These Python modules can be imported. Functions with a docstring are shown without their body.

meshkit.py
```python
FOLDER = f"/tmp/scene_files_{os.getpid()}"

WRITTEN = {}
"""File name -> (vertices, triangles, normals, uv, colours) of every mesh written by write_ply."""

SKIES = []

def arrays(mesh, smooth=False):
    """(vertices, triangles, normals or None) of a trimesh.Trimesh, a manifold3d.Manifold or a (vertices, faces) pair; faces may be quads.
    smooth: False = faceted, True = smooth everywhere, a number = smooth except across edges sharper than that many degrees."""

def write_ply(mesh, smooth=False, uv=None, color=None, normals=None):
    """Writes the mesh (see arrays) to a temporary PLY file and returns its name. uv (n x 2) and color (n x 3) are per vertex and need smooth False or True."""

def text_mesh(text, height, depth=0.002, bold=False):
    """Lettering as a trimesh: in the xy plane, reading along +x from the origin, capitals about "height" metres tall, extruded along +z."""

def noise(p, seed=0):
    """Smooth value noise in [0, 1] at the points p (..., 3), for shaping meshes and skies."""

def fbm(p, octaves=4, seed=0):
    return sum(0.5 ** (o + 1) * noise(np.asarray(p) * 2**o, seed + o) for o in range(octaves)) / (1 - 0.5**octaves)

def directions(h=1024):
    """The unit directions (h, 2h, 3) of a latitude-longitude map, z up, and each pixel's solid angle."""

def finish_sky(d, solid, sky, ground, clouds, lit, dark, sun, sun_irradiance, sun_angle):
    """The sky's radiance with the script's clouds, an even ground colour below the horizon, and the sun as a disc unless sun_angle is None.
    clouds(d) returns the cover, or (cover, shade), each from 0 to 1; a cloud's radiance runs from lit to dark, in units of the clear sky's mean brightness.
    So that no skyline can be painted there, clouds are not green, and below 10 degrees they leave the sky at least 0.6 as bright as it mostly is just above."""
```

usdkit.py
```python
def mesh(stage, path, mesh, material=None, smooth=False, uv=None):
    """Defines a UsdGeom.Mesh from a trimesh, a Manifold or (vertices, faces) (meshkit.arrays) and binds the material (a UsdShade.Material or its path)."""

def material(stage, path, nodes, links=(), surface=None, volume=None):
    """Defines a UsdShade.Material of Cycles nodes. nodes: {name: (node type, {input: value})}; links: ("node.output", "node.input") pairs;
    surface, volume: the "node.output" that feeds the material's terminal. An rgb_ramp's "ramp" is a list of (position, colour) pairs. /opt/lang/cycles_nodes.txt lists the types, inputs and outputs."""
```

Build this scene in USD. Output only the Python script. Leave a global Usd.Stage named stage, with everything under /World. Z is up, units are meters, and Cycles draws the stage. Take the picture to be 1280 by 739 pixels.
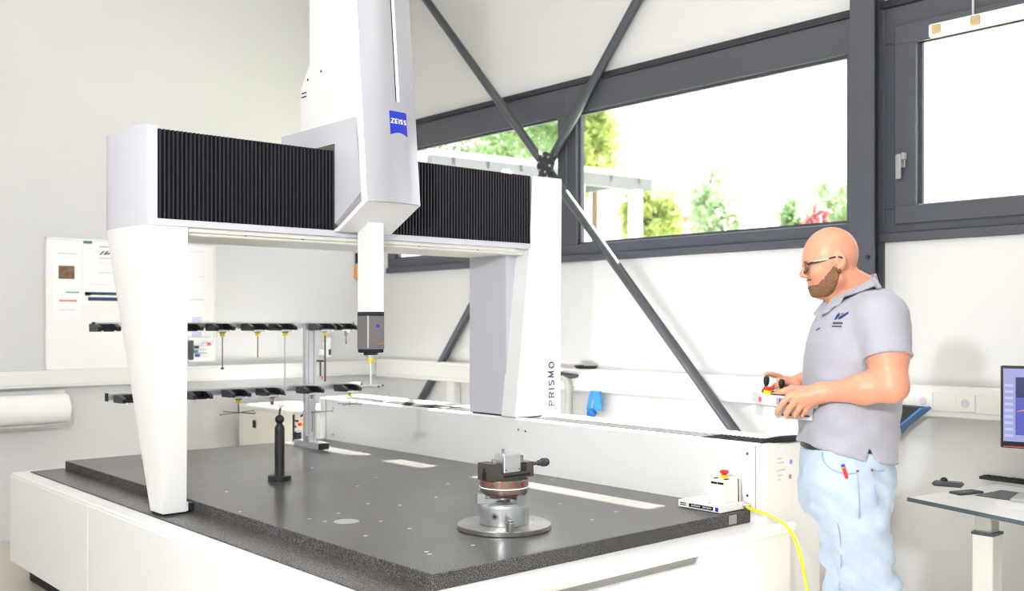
import math, random
import numpy as np
import trimesh, shapely
from shapely.geometry import Polygon
import usdkit, meshkit
from pxr import Usd, UsdGeom, UsdLux, UsdShade, Gf, Sdf

stage = Usd.Stage.CreateInMemory()
UsdGeom.SetStageUpAxis(stage, 'Z'); UsdGeom.SetStageMetersPerUnit(stage, 1.0)
UsdGeom.Xform.Define(stage, '/World'); UsdGeom.Scope.Define(stage, '/World/Looks')
RND = random.Random(7)

# ------------------------------------------------------------------ camera
FPX, UC, VH, EYE = 1270.0, 640.0, 402.0, 1.55
TH = math.atan2(1440, 1270); CS, CC = math.sin(TH), math.cos(TH)
RIGHT, FWD, UP = np.array([CS, -CC, 0]), np.array([CC, CS, 0]), np.array([0, 0, 1.0])
cam = UsdGeom.Camera.Define(stage, '/World/camera')
cam.CreateHorizontalApertureAttr(36.0)
cam.CreateVerticalApertureAttr(36.0 * 739 / 1280)
cam.CreateFocalLengthAttr(36.0 * FPX / 1280)
cam.CreateVerticalApertureOffsetAttr((VH - 369.5) / 1280 * 36.0)
cam.CreateFStopAttr(2.5); cam.CreateFocusDistanceAttr(4.3)
cam.CreateClippingRangeAttr(Gf.Vec2f(0.05, 2000))
cam.CreateExposureAttr(0.38)
M = np.eye(4); M[0, :3] = RIGHT; M[1, :3] = UP; M[2, :3] = -FWD; M[3, :3] = (0, 0, EYE)
cam.AddTransformOp().Set(Gf.Matrix4d(M.tolist()))

# ------------------------------------------------------------------ light
def light(kind, name, pos, target=None, **k):
    l = kind.Define(stage, '/World/' + name)
    if target is not None:
        d = np.array(target, float) - np.array(pos, float); d /= np.linalg.norm(d)
        z = -d; x = np.cross([0, 0, 1.0] if abs(d[2]) < .99 else [0, 1.0, 0], z); x /= np.linalg.norm(x); y = np.cross(z, x)
        m = np.eye(4); m[0, :3] = x; m[1, :3] = y; m[2, :3] = z; m[3, :3] = pos
        l.AddTransformOp().Set(Gf.Matrix4d(m.tolist()))
    else:
        l.AddTranslateOp().Set(Gf.Vec3d(*pos))
    for a, b in k.items():
        l.GetPrim().GetAttribute('inputs:' + a).Set(b if not isinstance(b, tuple) else Gf.Vec3f(*b))
    return l

def lin(r, g, b):
    f = lambda c: (c / 255 / 12.92) if c / 255 < .04045 else ((c / 255 + .055) / 1.055) ** 2.4
    return (f(r), f(g), f(b))

SUN_DIR = (-0.76, -0.012, -1.0)                  # through the long windows, down onto the granite
light(UsdLux.DistantLight, 'sun', (10, 4, 12), target=(10 + SUN_DIR[0], 4 + SUN_DIR[1], 12 + SUN_DIR[2]), intensity=9.5, normalize=True, angle=0.6, color=(1.0, .97, .93))
dome = UsdLux.DomeLight.Define(stage, '/World/sky')
dome.CreateIntensityAttr(1.0)
skym = usdkit.material(stage, '/World/Looks/sky', {
    'sky': ('sky_texture', {'sky_type': 'hosek_wilkie', 'sun_direction': (.6, -.02, .8), 'turbidity': 5.0, 'ground_albedo': .4}),
    'tc': ('texture_coordinate', {}),
    'n': ('noise_texture', {'scale': 2.0, 'detail': 5.0}),
    'r': ('rgb_ramp', {'ramp': [(0.3, (.75, .75, .75)), (0.6, (1, 1, 1))]}),
    'mx': ('mix', {'color2': (1.0, 1.0, 1.0)}),
    'bg': ('background_shader', {'strength': 2.2})},
    [('tc.generated', 'n.vector'), ('n.fac', 'r.fac'), ('r.color', 'mx.fac'), ('sky.color', 'mx.color1'), ('mx.color', 'bg.color')], surface='bg.background')
UsdShade.MaterialBindingAPI.Apply(dome.GetPrim()).Bind(skym)
# the photographer's flash: its hard shadows lie on the window wall, the back wall and the guideway
light(UsdLux.SphereLight, 'studio_flash', (-0.6, 0.9, 2.58), intensity=2050.0, radius=0.07, color=(.97, .98, 1.0))
for i, (x, y) in enumerate([(-1.4, 3.2), (1.3, 3.4), (3.8, 3.6), (.0, .2), (2.6, .4), (3.2, 6.0)]):
    light(UsdLux.RectLight, f'ceiling_lamp_{i + 1:03d}', (x, y, 4.74), target=(x, y + 1e-6, 0), intensity=3.9, width=1.3, height=.5, color=(1.0, .96, .92))

# ------------------------------------------------------------------ materials
MATS = {}
def mat(name, rgb, rough=.5, metal=0.0, var=0.0, scale=8.0, bump=0.0, bscale=200.0, links=(), nodes=None, **k):
    c = lin(*rgb)
    N = {'p': ('principled_bsdf', dict(base_color=c, roughness=rough, metallic=metal, **k))}; L = list(links)
    if var or bump:
        N['tc'] = ('texture_coordinate', {})
    if var:
        N['n'] = ('noise_texture', {'scale': scale, 'detail': 4.0})
        N['r'] = ('rgb_ramp', {'ramp': [(.25, tuple(x * (1 - var) for x in c)), (.75, tuple(min(1, x * (1 + var)) for x in c))]})
        L += [('tc.object', 'n.vector'), ('n.fac', 'r.fac'), ('r.color', 'p.base_color')]
    if bump:
        N['bn'] = ('noise_texture', {'scale': bscale, 'detail': 3.0})
        N['b'] = ('bump', {'strength': bump, 'distance': .002})
        L += [('tc.object', 'bn.vector'), ('bn.fac', 'b.height'), ('b.normal', 'p.normal')]
    if nodes: N.update(nodes)
    MATS[name] = usdkit.material(stage, '/World/Looks/' + name, N, L, surface='p.BSDF')
    return name

mat('wall_paint', (213, 213, 214), .85, var=.02, scale=1.5)
mat('wall_panel', (215, 215, 215), .6, var=.02, scale=1.2)
mat('floor_coat', (200, 193, 180), .35, var=.08, scale=1.3)
mat('ceiling_paint', (230, 228, 222), .9)
mat('trunking_white', (232, 231, 228), .45)
mat('anthracite', (74, 77, 87), .45, var=.03, scale=6)
mat('anthracite_dark', (40, 42, 50), .55)
mat('brace_paint', (78, 82, 88), .35, metal=.2)
mat('white_paint', (240, 240, 240), .35, var=.01, scale=20)
mat('white_plastic', (242, 242, 241), .4)
mat('panel_shell', (214, 216, 219), .45)
mat('cream_paint', (236, 234, 226), .4)
mat('lilac_paint', (206, 206, 217), .35)
mat('silver_paint', (184, 184, 194), .28, metal=.35, var=.015, scale=900)
mat('bellows_black', (34, 31, 41), .4, var=.15, scale=30)
mat('rubber_black', (22, 22, 24), .6)
mat('black_satin', (30, 29, 33), .35)
mat('black_anodised', (36, 35, 38), .42)
mat('head_grey', (124, 120, 122), .38, metal=.3)
mat('aluminium', (196, 197, 200), .3, metal=.9, var=.03, scale=40)
mat('aluminium_light', (214, 216, 220), .35, metal=.75)
mat('steel', (178, 176, 172), .25, metal=1.0, var=.06, scale=30)
mat('steel_dark', (112, 108, 103), .35, metal=.9, var=.08, scale=40)
mat('steel_blue', (206, 211, 215), .25, metal=.95, var=.05, scale=30)
mat('bronze_steel', (150, 134, 122), .28, metal=.95, var=.06, scale=40)
mat('logo_blue', (20, 50, 190), .4)
mat('print_white', (245, 245, 245), .5)
mat('print_black', (22, 22, 26), .5)
mat('print_grey', (58, 65, 77), .5)
mat('print_pale', (205, 206, 214), .6)
mat('print_navy', (38, 58, 92), .6)
mat('print_teal', (70, 120, 130), .6)
mat('print_lilac', (208, 208, 236), .6)
mat('print_red', (205, 90, 90), .6)
mat('print_green', (120, 180, 160), .6)
mat('paper', (247, 246, 247), .75)
mat('paper_warm', (244, 244, 243), .75)
mat('photo_brown', (120, 92, 70), .6, var=.6, scale=30)
mat('gold_print', (190, 140, 80), .5)
mat('yellow', (250, 214, 10), .4)
mat('red', (222, 44, 30), .4)
mat('signal_orange', (240, 150, 40), .5)
mat('dot_blue', (150, 150, 222), .5)
mat('dot_red', (205, 140, 145), .5)
mat('cloth_blue', (60, 145, 205), .8, var=.15, scale=30)
mat('ball_blue', (10, 105, 200), .5)
mat('hose_grey', (188, 188, 184), .6)
mat('ivory', (250, 232, 205), .25)
mat('inlay_grey', (168, 166, 162), .5)
mat('yellow_rubber', (250, 212, 20), .4)
mat('desk_white', (240, 240, 240), .4)
mat('desk_edge', (70, 84, 96), .5)
mat('bag_black', (34, 36, 42), .7)
mat('blue_trim', (50, 110, 175), .5)
mat('marker_green', (20, 150, 120), .5)
mat('marker_blue', (40, 70, 170), .5)
mat('timber_tan', (200, 170, 130), .5)
# granite: fine light and dark grains; the lapped top is glossy, the sawn sides are not
MATS['granite'] = usdkit.material(stage, '/World/Looks/granite', {
    'tc': ('texture_coordinate', {}), 'g': ('geometry', {}), 'sx': ('separate_xyz', {}),
    'n': ('noise_texture', {'scale': 260.0, 'detail': 4.0, 'roughness': .75}),
    'r': ('rgb_ramp', {'ramp': [(.37, (.006, .006, .007)), (.5, (.055, .052, .051)), (.63, (.32, .31, .30))]}),
    'm': ('noise_texture', {'scale': 2.2, 'detail': 3.0}),
    'mr': ('rgb_ramp', {'ramp': [(.3, (.82, .8, .78)), (.7, (1.1, 1.1, 1.12))]}),
    'mul': ('mix', {'mix_type': 'multiply', 'fac': 1.0}),
    'rr': ('map_range', {'from_min': .5, 'from_max': .9, 'to_min': .75, 'to_max': .24, 'clamp': True}),
    'p': ('principled_bsdf', {'specular_ior_level': .32})},
    [('tc.object', 'n.vector'), ('n.fac', 'r.fac'), ('tc.object', 'm.vector'), ('m.fac', 'mr.fac'), ('r.color', 'mul.color1'), ('mr.color', 'mul.color2'),
     ('mul.color', 'p.base_color'), ('g.normal', 'sx.vector'), ('sx.z', 'rr.value'), ('rr.result', 'p.roughness')], surface='p.BSDF')
# window panes let the sun pass
MATS['pane_glass'] = usdkit.material(stage, '/World/Looks/pane_glass', {
    't': ('transparent_bsdf', {'color': (.97, .98, .97)}), 'g': ('glossy_bsdf', {'color': (1, 1, 1), 'roughness': .02}),
    'w': ('layer_weight', {'blend': .3}), 'r': ('map_range', {'from_min': .3, 'from_max': 1.0, 'to_min': .03, 'to_max': .4, 'clamp': True}), 'm': ('mix_closure', {})},
    [('w.facing', 'r.value'), ('r.result', 'm.fac'), ('t.BSDF', 'm.closure1'), ('g.BSDF', 'm.closure2')], surface='m.closure')

# ------------------------------------------------------------------ helpers
USED = {}
def numbered(parent, name):
    k = (parent, name); n = USED.get(k, -1) + 1; USED[k] = n
    return name if n == 0 else f'{name}_{n:03d}'

class T:                                        # a thing (or a part that has sub-parts): path and world origin
    def __init__(s, path, loc): s.path, s.loc = path, np.array(loc, float)

def props(prim, **k):
    for a, b in k.items():
        if b: prim.SetCustomDataByKey({'cat': 'category'}.get(a, a), b)

def thing(name, label, cat, loc=(0, 0, 0), group=None, kind=None):
    p = '/World/' + numbered('/World', name)
    x = UsdGeom.Xform.Define(stage, p); x.AddTranslateOp().Set(Gf.Vec3d(*map(float, loc)))
    props(x.GetPrim(), label=label, cat=cat, group=group, kind=kind)
    return T(p, loc)

def obj(name, mesh, m, parent=None, smooth=30, label=None, cat=None, group=None, kind=None):
    """one Mesh prim, given in world coordinates, under a thing / part or at top level"""
    par = parent.path if parent else '/World'
    p = par + '/' + numbered(par, name)
    v, f = (np.asarray(mesh.vertices), np.asarray(mesh.faces)) if hasattr(mesh, 'vertices') else (None, None)
    if v is None:
        mm = mesh.to_mesh(); v, f = mm.vert_properties[:, :3], mm.tri_verts
    loc = parent.loc if parent else np.zeros(3)
    g = usdkit.mesh(stage, p, trimesh.Trimesh(v - loc, f, process=False), MATS[m], smooth=smooth)
    props(g.GetPrim(), label=label, cat=cat, group=group, kind=kind)
    return T(p, loc)

cat_ = trimesh.util.concatenate
def box(x0, x1, y0, y1, z0, z1, b=0.0):
    if x0 > x1: x0, x1 = x1, x0
    if y0 > y1: y0, y1 = y1, y0
    if z0 > z1: z0, z1 = z1, z0
    if b <= 0:
        m = trimesh.creation.box((x1 - x0, y1 - y0, z1 - z0)); m.apply_translation(((x0 + x1) / 2, (y0 + y1) / 2, (z0 + z1) / 2)); return m
    b = min(b, (x1 - x0) * .45, (y1 - y0) * .45, (z1 - z0) * .45); P = []
    for x in (x0, x1):
        for y in (y0, y1):
            for z in (z0, z1):
                sx, sy, sz = (b if x == x0 else -b), (b if y == y0 else -b), (b if z == z0 else -b)
                P += [(x + sx, y + sy, z), (x + sx, y, z + sz), (x, y + sy, z + sz)]
    return trimesh.convex.convex_hull(np.array(P))

def frame_to(d):
    d = np.array(d, float); d /= np.linalg.norm(d)
    a = np.array([0, 0, 1.0]) if abs(d[2]) < .95 else np.array([1.0, 0, 0])
    x = np.cross(a, d); x /= np.linalg.norm(x); y = np.cross(d, x)
    m = np.eye(4); m[:3, 0], m[:3, 1], m[:3, 2] = x, y, d
    return m

def cyl(p0, p1, r, r1=None, n=20):
    """a cylinder or cone from p0 to p1"""
    p0, p1 = np.array(p0, float), np.array(p1, float); h = np.linalg.norm(p1 - p0); r1 = r if r1 is None else r1
    m = lathe([(0, 0), (r, 0), (r1, h), (0, h)], n=n); m.apply_transform(frame_to(p1 - p0)); m.apply_translation(p0); return m

def lathe(prof, c=(0, 0, 0), n=32):
    m = trimesh.creation.revolve(np.array(prof, float), sections=n); m.apply_translation(c)
    return m

def ball(c, r, sub=2):
    m = trimesh.creation.icosphere(sub, r); m.apply_translation(c); return m

def prism(poly, axis, a, b):
    """extrudes a polygon along an axis from a to b; poly is (y,z) for x, (x,z) for y, (x,y) for z"""
    pg = poly if isinstance(poly, Polygon) else Polygon(poly)
    m = trimesh.creation.extrude_polygon(pg, abs(b - a), engine='earcut'); v = m.vertices.copy(); lo = min(a, b)
    w = {'x': np.stack([v[:, 2] + lo, v[:, 0], v[:, 1]], 1), 'y': np.stack([v[:, 0], v[:, 2] + lo, v[:, 1]], 1), 'z': np.stack([v[:, 0], v[:, 1], v[:, 2] + lo], 1)}[axis]
    m = trimesh.Trimesh(w, m.faces, process=True)
    if m.volume < 0: m.invert()
    return m

def tube(pts, r, n=10, caps=True):
    pts = np.array(pts, float); k = len(pts); t = np.gradient(pts, axis=0); t /= np.linalg.norm(t, axis=1, keepdims=True)
    rr = np.full(k, r) if np.ndim(r) == 0 else np.array(r, float)
    a = np.array([0, 0, 1.0]) if abs(t[0][2]) < .9 else np.array([1.0, 0, 0]); nx = np.cross(t[0], a); nx /= np.linalg.norm(nx); V = []
    for i in range(k):
        nx = nx - t[i] * (nx @ t[i]); nx /= np.linalg.norm(nx); ny = np.cross(t[i], nx)
        for j in range(n):
            q = 2 * math.pi * j / n; V.append(pts[i] + rr[i] * (math.cos(q) * nx + math.sin(q) * ny))
    F = []
    for i in range(k - 1):
        for j in range(n):
            p, q = i * n + j, i * n + (j + 1) % n
            F += [(p, q, q + n), (p, q + n, p + n)]
    c0, c1 = len(V), len(V) + 1; V += [pts[0], pts[-1]]
    for j in range(n): F += [(c0, (j + 1) % n, j), (c1, (k - 1) * n + j, (k - 1) * n + (j + 1) % n)]
    m = trimesh.Trimesh(np.array(V), np.array(F), process=False)
    return m

def spline(pts, n=24):
    pts = np.array(pts, float); from scipy.interpolate import CubicSpline
    s = np.r_[0, np.cumsum(np.linalg.norm(np.diff(pts, axis=0), axis=1))]
    return CubicSpline(s, pts)(np.linspace(0, s[-1], n))

def loft(sections):
    """closed loops with equal counts, capped"""
    S = np.array(sections, float); k, n = S.shape[:2]; V = S.reshape(-1, 3); F = []
    for i in range(k - 1):
        for j in range(n):
            p, q = i * n + j, i * n + (j + 1) % n
            F += [(p, q, q + n), (p, q + n, p + n)]
    for j in range(1, n - 1): F += [(0, j + 1, j), ((k - 1) * n, (k - 1) * n + j, (k - 1) * n + j + 1)]
    m = trimesh.Trimesh(V, np.array(F), process=False); trimesh.repair.fix_normals(m); return m

def text(s, h, origin, ex, ey, depth=.001, bold=False, center=False):
    m = meshkit.text_mesh(s, h, depth=depth, bold=bold)
    ex, ey = np.array(ex, float), np.array(ey, float); ez = np.cross(ex, ey); v = m.vertices.copy()
    if center: v[:, 0] -= (v[:, 0].min() + v[:, 0].max()) / 2
    m.vertices = np.array(origin) + v[:, :1] * ex + v[:, 1:2] * ey + v[:, 2:] * ez
    return m

def px_on(u, v, axis, val):
    """where the line of sight of a picture point meets the plane axis = val (used to measure places, like a plan)"""
    r = (u - UC) / FPX; d = FWD + r * RIGHT - (v - VH) / FPX * UP
    i = 'xyz'.index(axis); t = (val - (0, 0, EYE)[i]) / d[i]
    return np.array([0, 0, EYE]) + t * d


GLYPH = {'P': [[(0, 0), (0, 1), (.6, 1), (.95, .9), (1, .75), (.95, .58), (.6, .47), (0, .47)]], 'R': [[(0, 0), (0, 1), (.6, 1), (.95, .9), (1, .76), (.95, .6), (.6, .5), (0, .5)], [(.5, .5), (1, 0)]],
    'I': [[(0, 0), (0, 1)]], 'M': [[(0, 0), (.08, 1), (.5, .2), (.92, 1), (1, 0)]], 'O': [[(.5 + .5 * math.sin(a), .5 + .5 * math.cos(a)) for a in np.linspace(0, 2 * math.pi, 25)]],
    'S': [[(.95, .86), (.75, .97), (.5, 1), (.22, .96), (.05, .82), (.07, .66), (.3, .55), (.7, .45), (.95, .33), (.95, .16), (.75, .03), (.5, 0), (.22, .03), (.03, .14)]],
    'E': [[(1, 1), (0, 1), (0, 0), (1, 0)], [(0, .5), (.85, .5)]], 'Z': [[(0, 1), (1, 1), (0, 0), (1, 0)]]}
def stroke_text(word, h, w, gap, st):
    """sans lettering from even strokes: h tall, letters w wide"""
    out, x = [], 0.0
    for ch in word:
        ww = {'I': st, 'M': w * 1.15, 'O': w * 1.15}.get(ch, w); s = st / 2
        g = shapely.union_all([shapely.LineString([(x + s + a * (ww - st), s + b * (h - st)) for a, b in L]).buffer(s, cap_style=2 if ch != 'O' else 1, join_style=2 if ch in 'EZM' else 1) for L in GLYPH[ch]])
        if ch in 'PRI': g = g.union(shapely.box(x, 0, x + st, h))
        out += [trimesh.creation.extrude_polygon(q, .001, engine='earcut') for q in getattr(g, 'geoms', [g])]; x += ww + gap
    return cat_(out), x - gap

# ------------------------------------------------------------------ the room
XW, YW = 5.221, 7.764
def struct(name, mesh, m, parent=None, smooth=30):
    return obj(name, mesh, m, parent, smooth, kind=None if parent else 'structure')
def sthing(name, loc=(0, 0, 0)):
    p = '/World/' + name; x = UsdGeom.Xform.Define(stage, p); x.AddTranslateOp().Set(Gf.Vec3d(*map(float, loc))); props(x.GetPrim(), kind='structure'); return T(p, loc)

struct('floor', box(-4.2, 5.4, -3.2, 7.95, -.12, 0), 'floor_coat')
struct('ceiling', box(-4.2, 5.4, -3.2, 7.95, 4.8, 4.95), 'ceiling_paint')
struct('wall_left', box(-4.2, 5.4, YW, YW + .18, 0, 4.8), 'wall_paint')
struct('wall_front', box(-4.2, 5.4, -3.2, -3.0, 0, 4.8), 'wall_paint')
struct('wall_back', box(-4.2, -4.0, -3.0, YW, 0, 4.8), 'wall_paint')
WZ0, WZ1, WY0, WY1 = 1.986, 3.29, 0.75, 7.60
wr = sthing('wall_right')
TW = .12
struct('wall_section', box(XW, XW + TW, -3.0, YW, 0, WZ0), 'wall_panel', wr)
struct('wall_section', box(XW, XW + TW, -3.0, YW, WZ1, 4.8), 'wall_panel', wr)
struct('wall_section', box(XW, XW + TW, -3.0, WY0, WZ0, WZ1), 'wall_panel', wr)
struct('wall_section', box(XW, XW + TW, WY1, YW, WZ0, WZ1), 'wall_panel', wr)
def window(n, ya, yb, gy0, gy1, gz0, gz1, sash=False):
    w = sthing(f'window_{n}', ((XW), (ya + yb) / 2, WZ0))
    x0, x1 = XW - .012, XW + .075
    struct('frame_head', box(x0, x1, ya, yb, gz1, WZ1 - .03, .004), 'anthracite', w)
    struct('frame_shadow_trim', box(x0 - .014, x1, ya, yb, WZ1 - .03, WZ1 + .012, .003), 'anthracite_dark', w)
    struct('frame_sill', box(x0, x1, ya, yb, WZ0 + .045, gz0, .004), 'anthracite', w)
    struct('frame_sill_lip', box(x0 - .02, x1, ya, yb, WZ0 - .004, WZ0 + .045, .004), 'anthracite', w)
    struct('frame_jamb', box(x0, x1, ya, gy0, gz0, gz1, .004), 'anthracite', w)
    struct('frame_jamb', box(x0, x1, gy1, yb, gz0, gz1, .004), 'anthracite', w)
    for (a, b, c, d) in ((gy0, gy1, gz0, gz0 + .018), (gy0, gy1, gz1 - .018, gz1), (gy0, gy0 + .018, gz0, gz1), (gy1 - .018, gy1, gz0, gz1)):
        struct('glazing_bead', box(x0 + .03, x0 + .05, a, b, c, d), 'anthracite', w)
    struct('pane', box(x0 + .05, x0 + .062, gy0, gy1, gz0, gz1), 'pane_glass', w)
    return w
window(1, 5.305, WY1, 5.40, 7.50, 2.105, 3.06)
window(2, 2.95, 5.305, 3.05, 5.205, 2.105, 3.06)
w3 = window(3, WY0, 2.845, .95, 2.64, 2.16, 3.06)
# the opening sash of the third window stands proud of its frame
sy0, sy1 = .90, 2.755
x0 = XW - .035
for nm, m in (('sash_head', box(x0, XW - .01, sy0, sy1, 3.04, 3.15, .005)), ('sash_sill', box(x0, XW - .01, sy0, sy1, 2.075, 2.175, .005)),
              ('sash_jamb', box(x0, XW - .01, sy0, .96, 2.17, 3.045, .005)), ('sash_jamb', box(x0, XW - .01, 2.635, sy1, 2.17, 3.045, .005))):
    struct(nm, m, 'anthracite', w3)
hy = 2.705
struct('handle', cat_([box(x0 - .012, x0, hy - .016, hy + .016, 2.375, 2.455, .004), cyl((x0 - .01, hy, 2.43), (x0 - .05, hy, 2.43), .012),
                       box(x0 - .058, x0 - .04, hy - .014, hy + .016, 2.31, 2.445, .005), box(x0 - .05, x0 - .012, hy - .032, hy - .012, 2.415, 2.452, .004)]), 'aluminium', w3)
# trunking along both walls
t1 = sthing('trim_1', (0, YW, 1.1)); t2 = sthing('trim_2', (XW, 0, 1.1))
struct('trunking_body', box(-4, XW, YW - .085, YW, 1.075, 1.198, .006), 'trunking_white', t1)
struct('trunking_cover', box(-4, XW - .1, YW - .092, YW - .08, 1.095, 1.178, .003), 'trunking_white', t1)
struct('trunking_body', box(XW - .085, XW, -2.9, YW - .085, 1.055, 1.215, .006), 'trunking_white', t2)
struct('trunking_cover', box(XW - .092, XW - .08, -2.9, YW - .1, 1.085, 1.185, .003), 'trunking_white', t2)
struct('corner_duct', box(XW - .07, XW, 6.56, 6.66, 0, 1.07, .005), 'trunking_white', t2)
for k, y in enumerate((2.56, 2.34, 2.12)):
    so = thing('wall_socket', ['white wall socket in the trunking nearest the man', 'white wall socket in the trunking between two others', 'white wall socket in the trunking behind the monitor'][k], 'socket', (XW - .09, y, 1.13))
    obj('face_plate', box(XW - .1, XW - .091, y - .05, y + .05, 1.09, 1.18, .004), 'trunking_white', so)
    obj('socket_well', lathe([(0, 0), (.021, 0), (.021, .002), (.019, .003), (.019, .0005), (0, .0005)], n=20).apply_transform(trimesh.transformations.rotation_matrix(-math.pi / 2, [0, 1, 0])).apply_translation((XW - .1, y, 1.135)), 'print_pale', so)
# I-section steel column between the windows
sc = thing('steel_column', 'dark grey steel column between the wide window and the window with a handle', 'column', (5.1, 2.9, 0))
obj('flange', box(5.10, 5.116, 2.825, 2.97, 0, 4.8, .003), 'anthracite', sc)
obj('web', box(5.116, 5.205, 2.892, 2.904, 0, 4.8), 'anthracite', sc)
obj('flange', box(5.205, 5.2205, 2.825, 2.97, 0, 4.8, .002), 'anthracite', sc)
obj('bolt', cat_([cyl((5.1, y, 1.9), (5.09, y, 1.9), .012, n=6) for y in (2.86, 2.935)]), 'anthracite_dark', sc)
# X brace in front of the windows
def brace(label, a, b, extra=None):
    t = thing('diagonal_brace', label, 'brace', tuple((np.array(a) + b) / 2))
    obj('bar', tube([a, b], .033, 16), 'brace_paint', t)
    d = (np.array(b) - a) / np.linalg.norm(np.array(b) - a)
    for p, s in ((np.array(a), 1), (np.array(b), -1)): obj('end_fork', tube([p - d * s * .02, p + d * s * .16], .04, 16), 'anthracite_dark', t)
    return t
bx = 5.10
A0, A1 = [px_on(*q, 'x', bx) for q in ((533, 0), (917, 537))]; B0, B1 = [px_on(*q, 'x', bx + .07) for q in ((797, 0), (528, 497))]
ex = lambda p, q, t: p + (q - p) * t
brace('dark diagonal steel brace from the upper wall down to the trunking beside the man', ex(A0, A1, -.12), ex(A0, A1, 1.10))
brace('dark diagonal steel brace passing behind the machine towards the back corner', ex(B0, B1, -.30), ex(B0, B1, 1.12))
C = px_on(688, 206, 'x', bx)
gp = thing('gusset_plate', 'black steel plate where the two diagonal braces cross', 'plate', tuple(C))
obj('plate', cyl(C + [-.055, 0, 0], C + [-.038, 0, 0], .09, n=8), 'anthracite_dark', gp)
for s in range(6):
    q = s * math.pi / 3 + .3; o = C + np.array([0, .062 * math.cos(q), .062 * math.sin(q)])
    obj('bolt', cyl(o + [-.07, 0, 0], o + [-.054, 0, 0], .010, n=6), 'aluminium', gp)
# blind rail above the opening sash
br = thing('blind_rail', 'white blind rail with brass clips across the top of the window with a handle', 'blind', (5.1, 1.8, 3.05))
obj('rail', box(5.085, 5.12, 1.0, 2.515, 3.018, 3.085, .006), 'white_plastic', br)
for y in (2.47, 2.27, 1.95, 1.6):
    obj('clip', box(5.07, 5.09, y - .022, y + .022, 3.03, 3.075, .005), 'timber_tan', br)
obj('cord', cyl((5.1, 2.29, 3.08), (5.1, 2.29, 3.5), .006), 'hose_grey', br)

# ------------------------------------------------------------------ the measuring machine
GX0, GX1, GY0, GY1, GZ = 2.055, 3.853, 2.735, 6.45, .70
cm = thing('measuring_machine', 'large white bridge measuring machine with a dark granite table and black bellows', 'measuring machine', (2.9, 4.6, 0))
gt = obj('granite_table', box(GX0, GX1, GY0, GY1, .641, GZ, .003), 'granite', cm)
obj('granite_ledge', box(1.862, GX0, 2.745, 6.48, .60, .652, .003), 'granite', cm, label='lower granite ledge on which the bridge leg runs')
# little inserts let into the granite top
def disc_top(x, y, r, m, h=.0012, n=16): return lathe([(0, 0), (r, 0), (r, h), (0, h)], (x, y, GZ - .0004), n)
obj('inlay_disc', disc_top(*px_on(433, 652, 'z', GZ)[:2], .054, 0, n=40), 'inlay_grey', gt, label='round pale plug set flush in the granite top')
for u, v in ((305, 608), (253, 608), (283, 615), (447, 608), (423, 642), (406, 652), (476, 652), (457, 670), (512, 661), (533, 690), (591, 682), (537, 693), (460, 630), (387, 649), (331, 659),
             (500, 632), (545, 622), (700, 630), (740, 650), (560, 605), (470, 597), (390, 585), (600, 612), (300, 640), (770, 640), (690, 600)):
    x, y, _ = px_on(u, v, 'z', GZ)
    if GX0 + .03 < x < GX1 - .03: obj('insert', disc_top(x, y, .009, 0, n=10), 'inlay_grey', gt)
obj('label_plate', box(3.69, 3.745, GY0 - .002, GY0 + .002, .65, .69), 'inlay_grey', gt)
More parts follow.
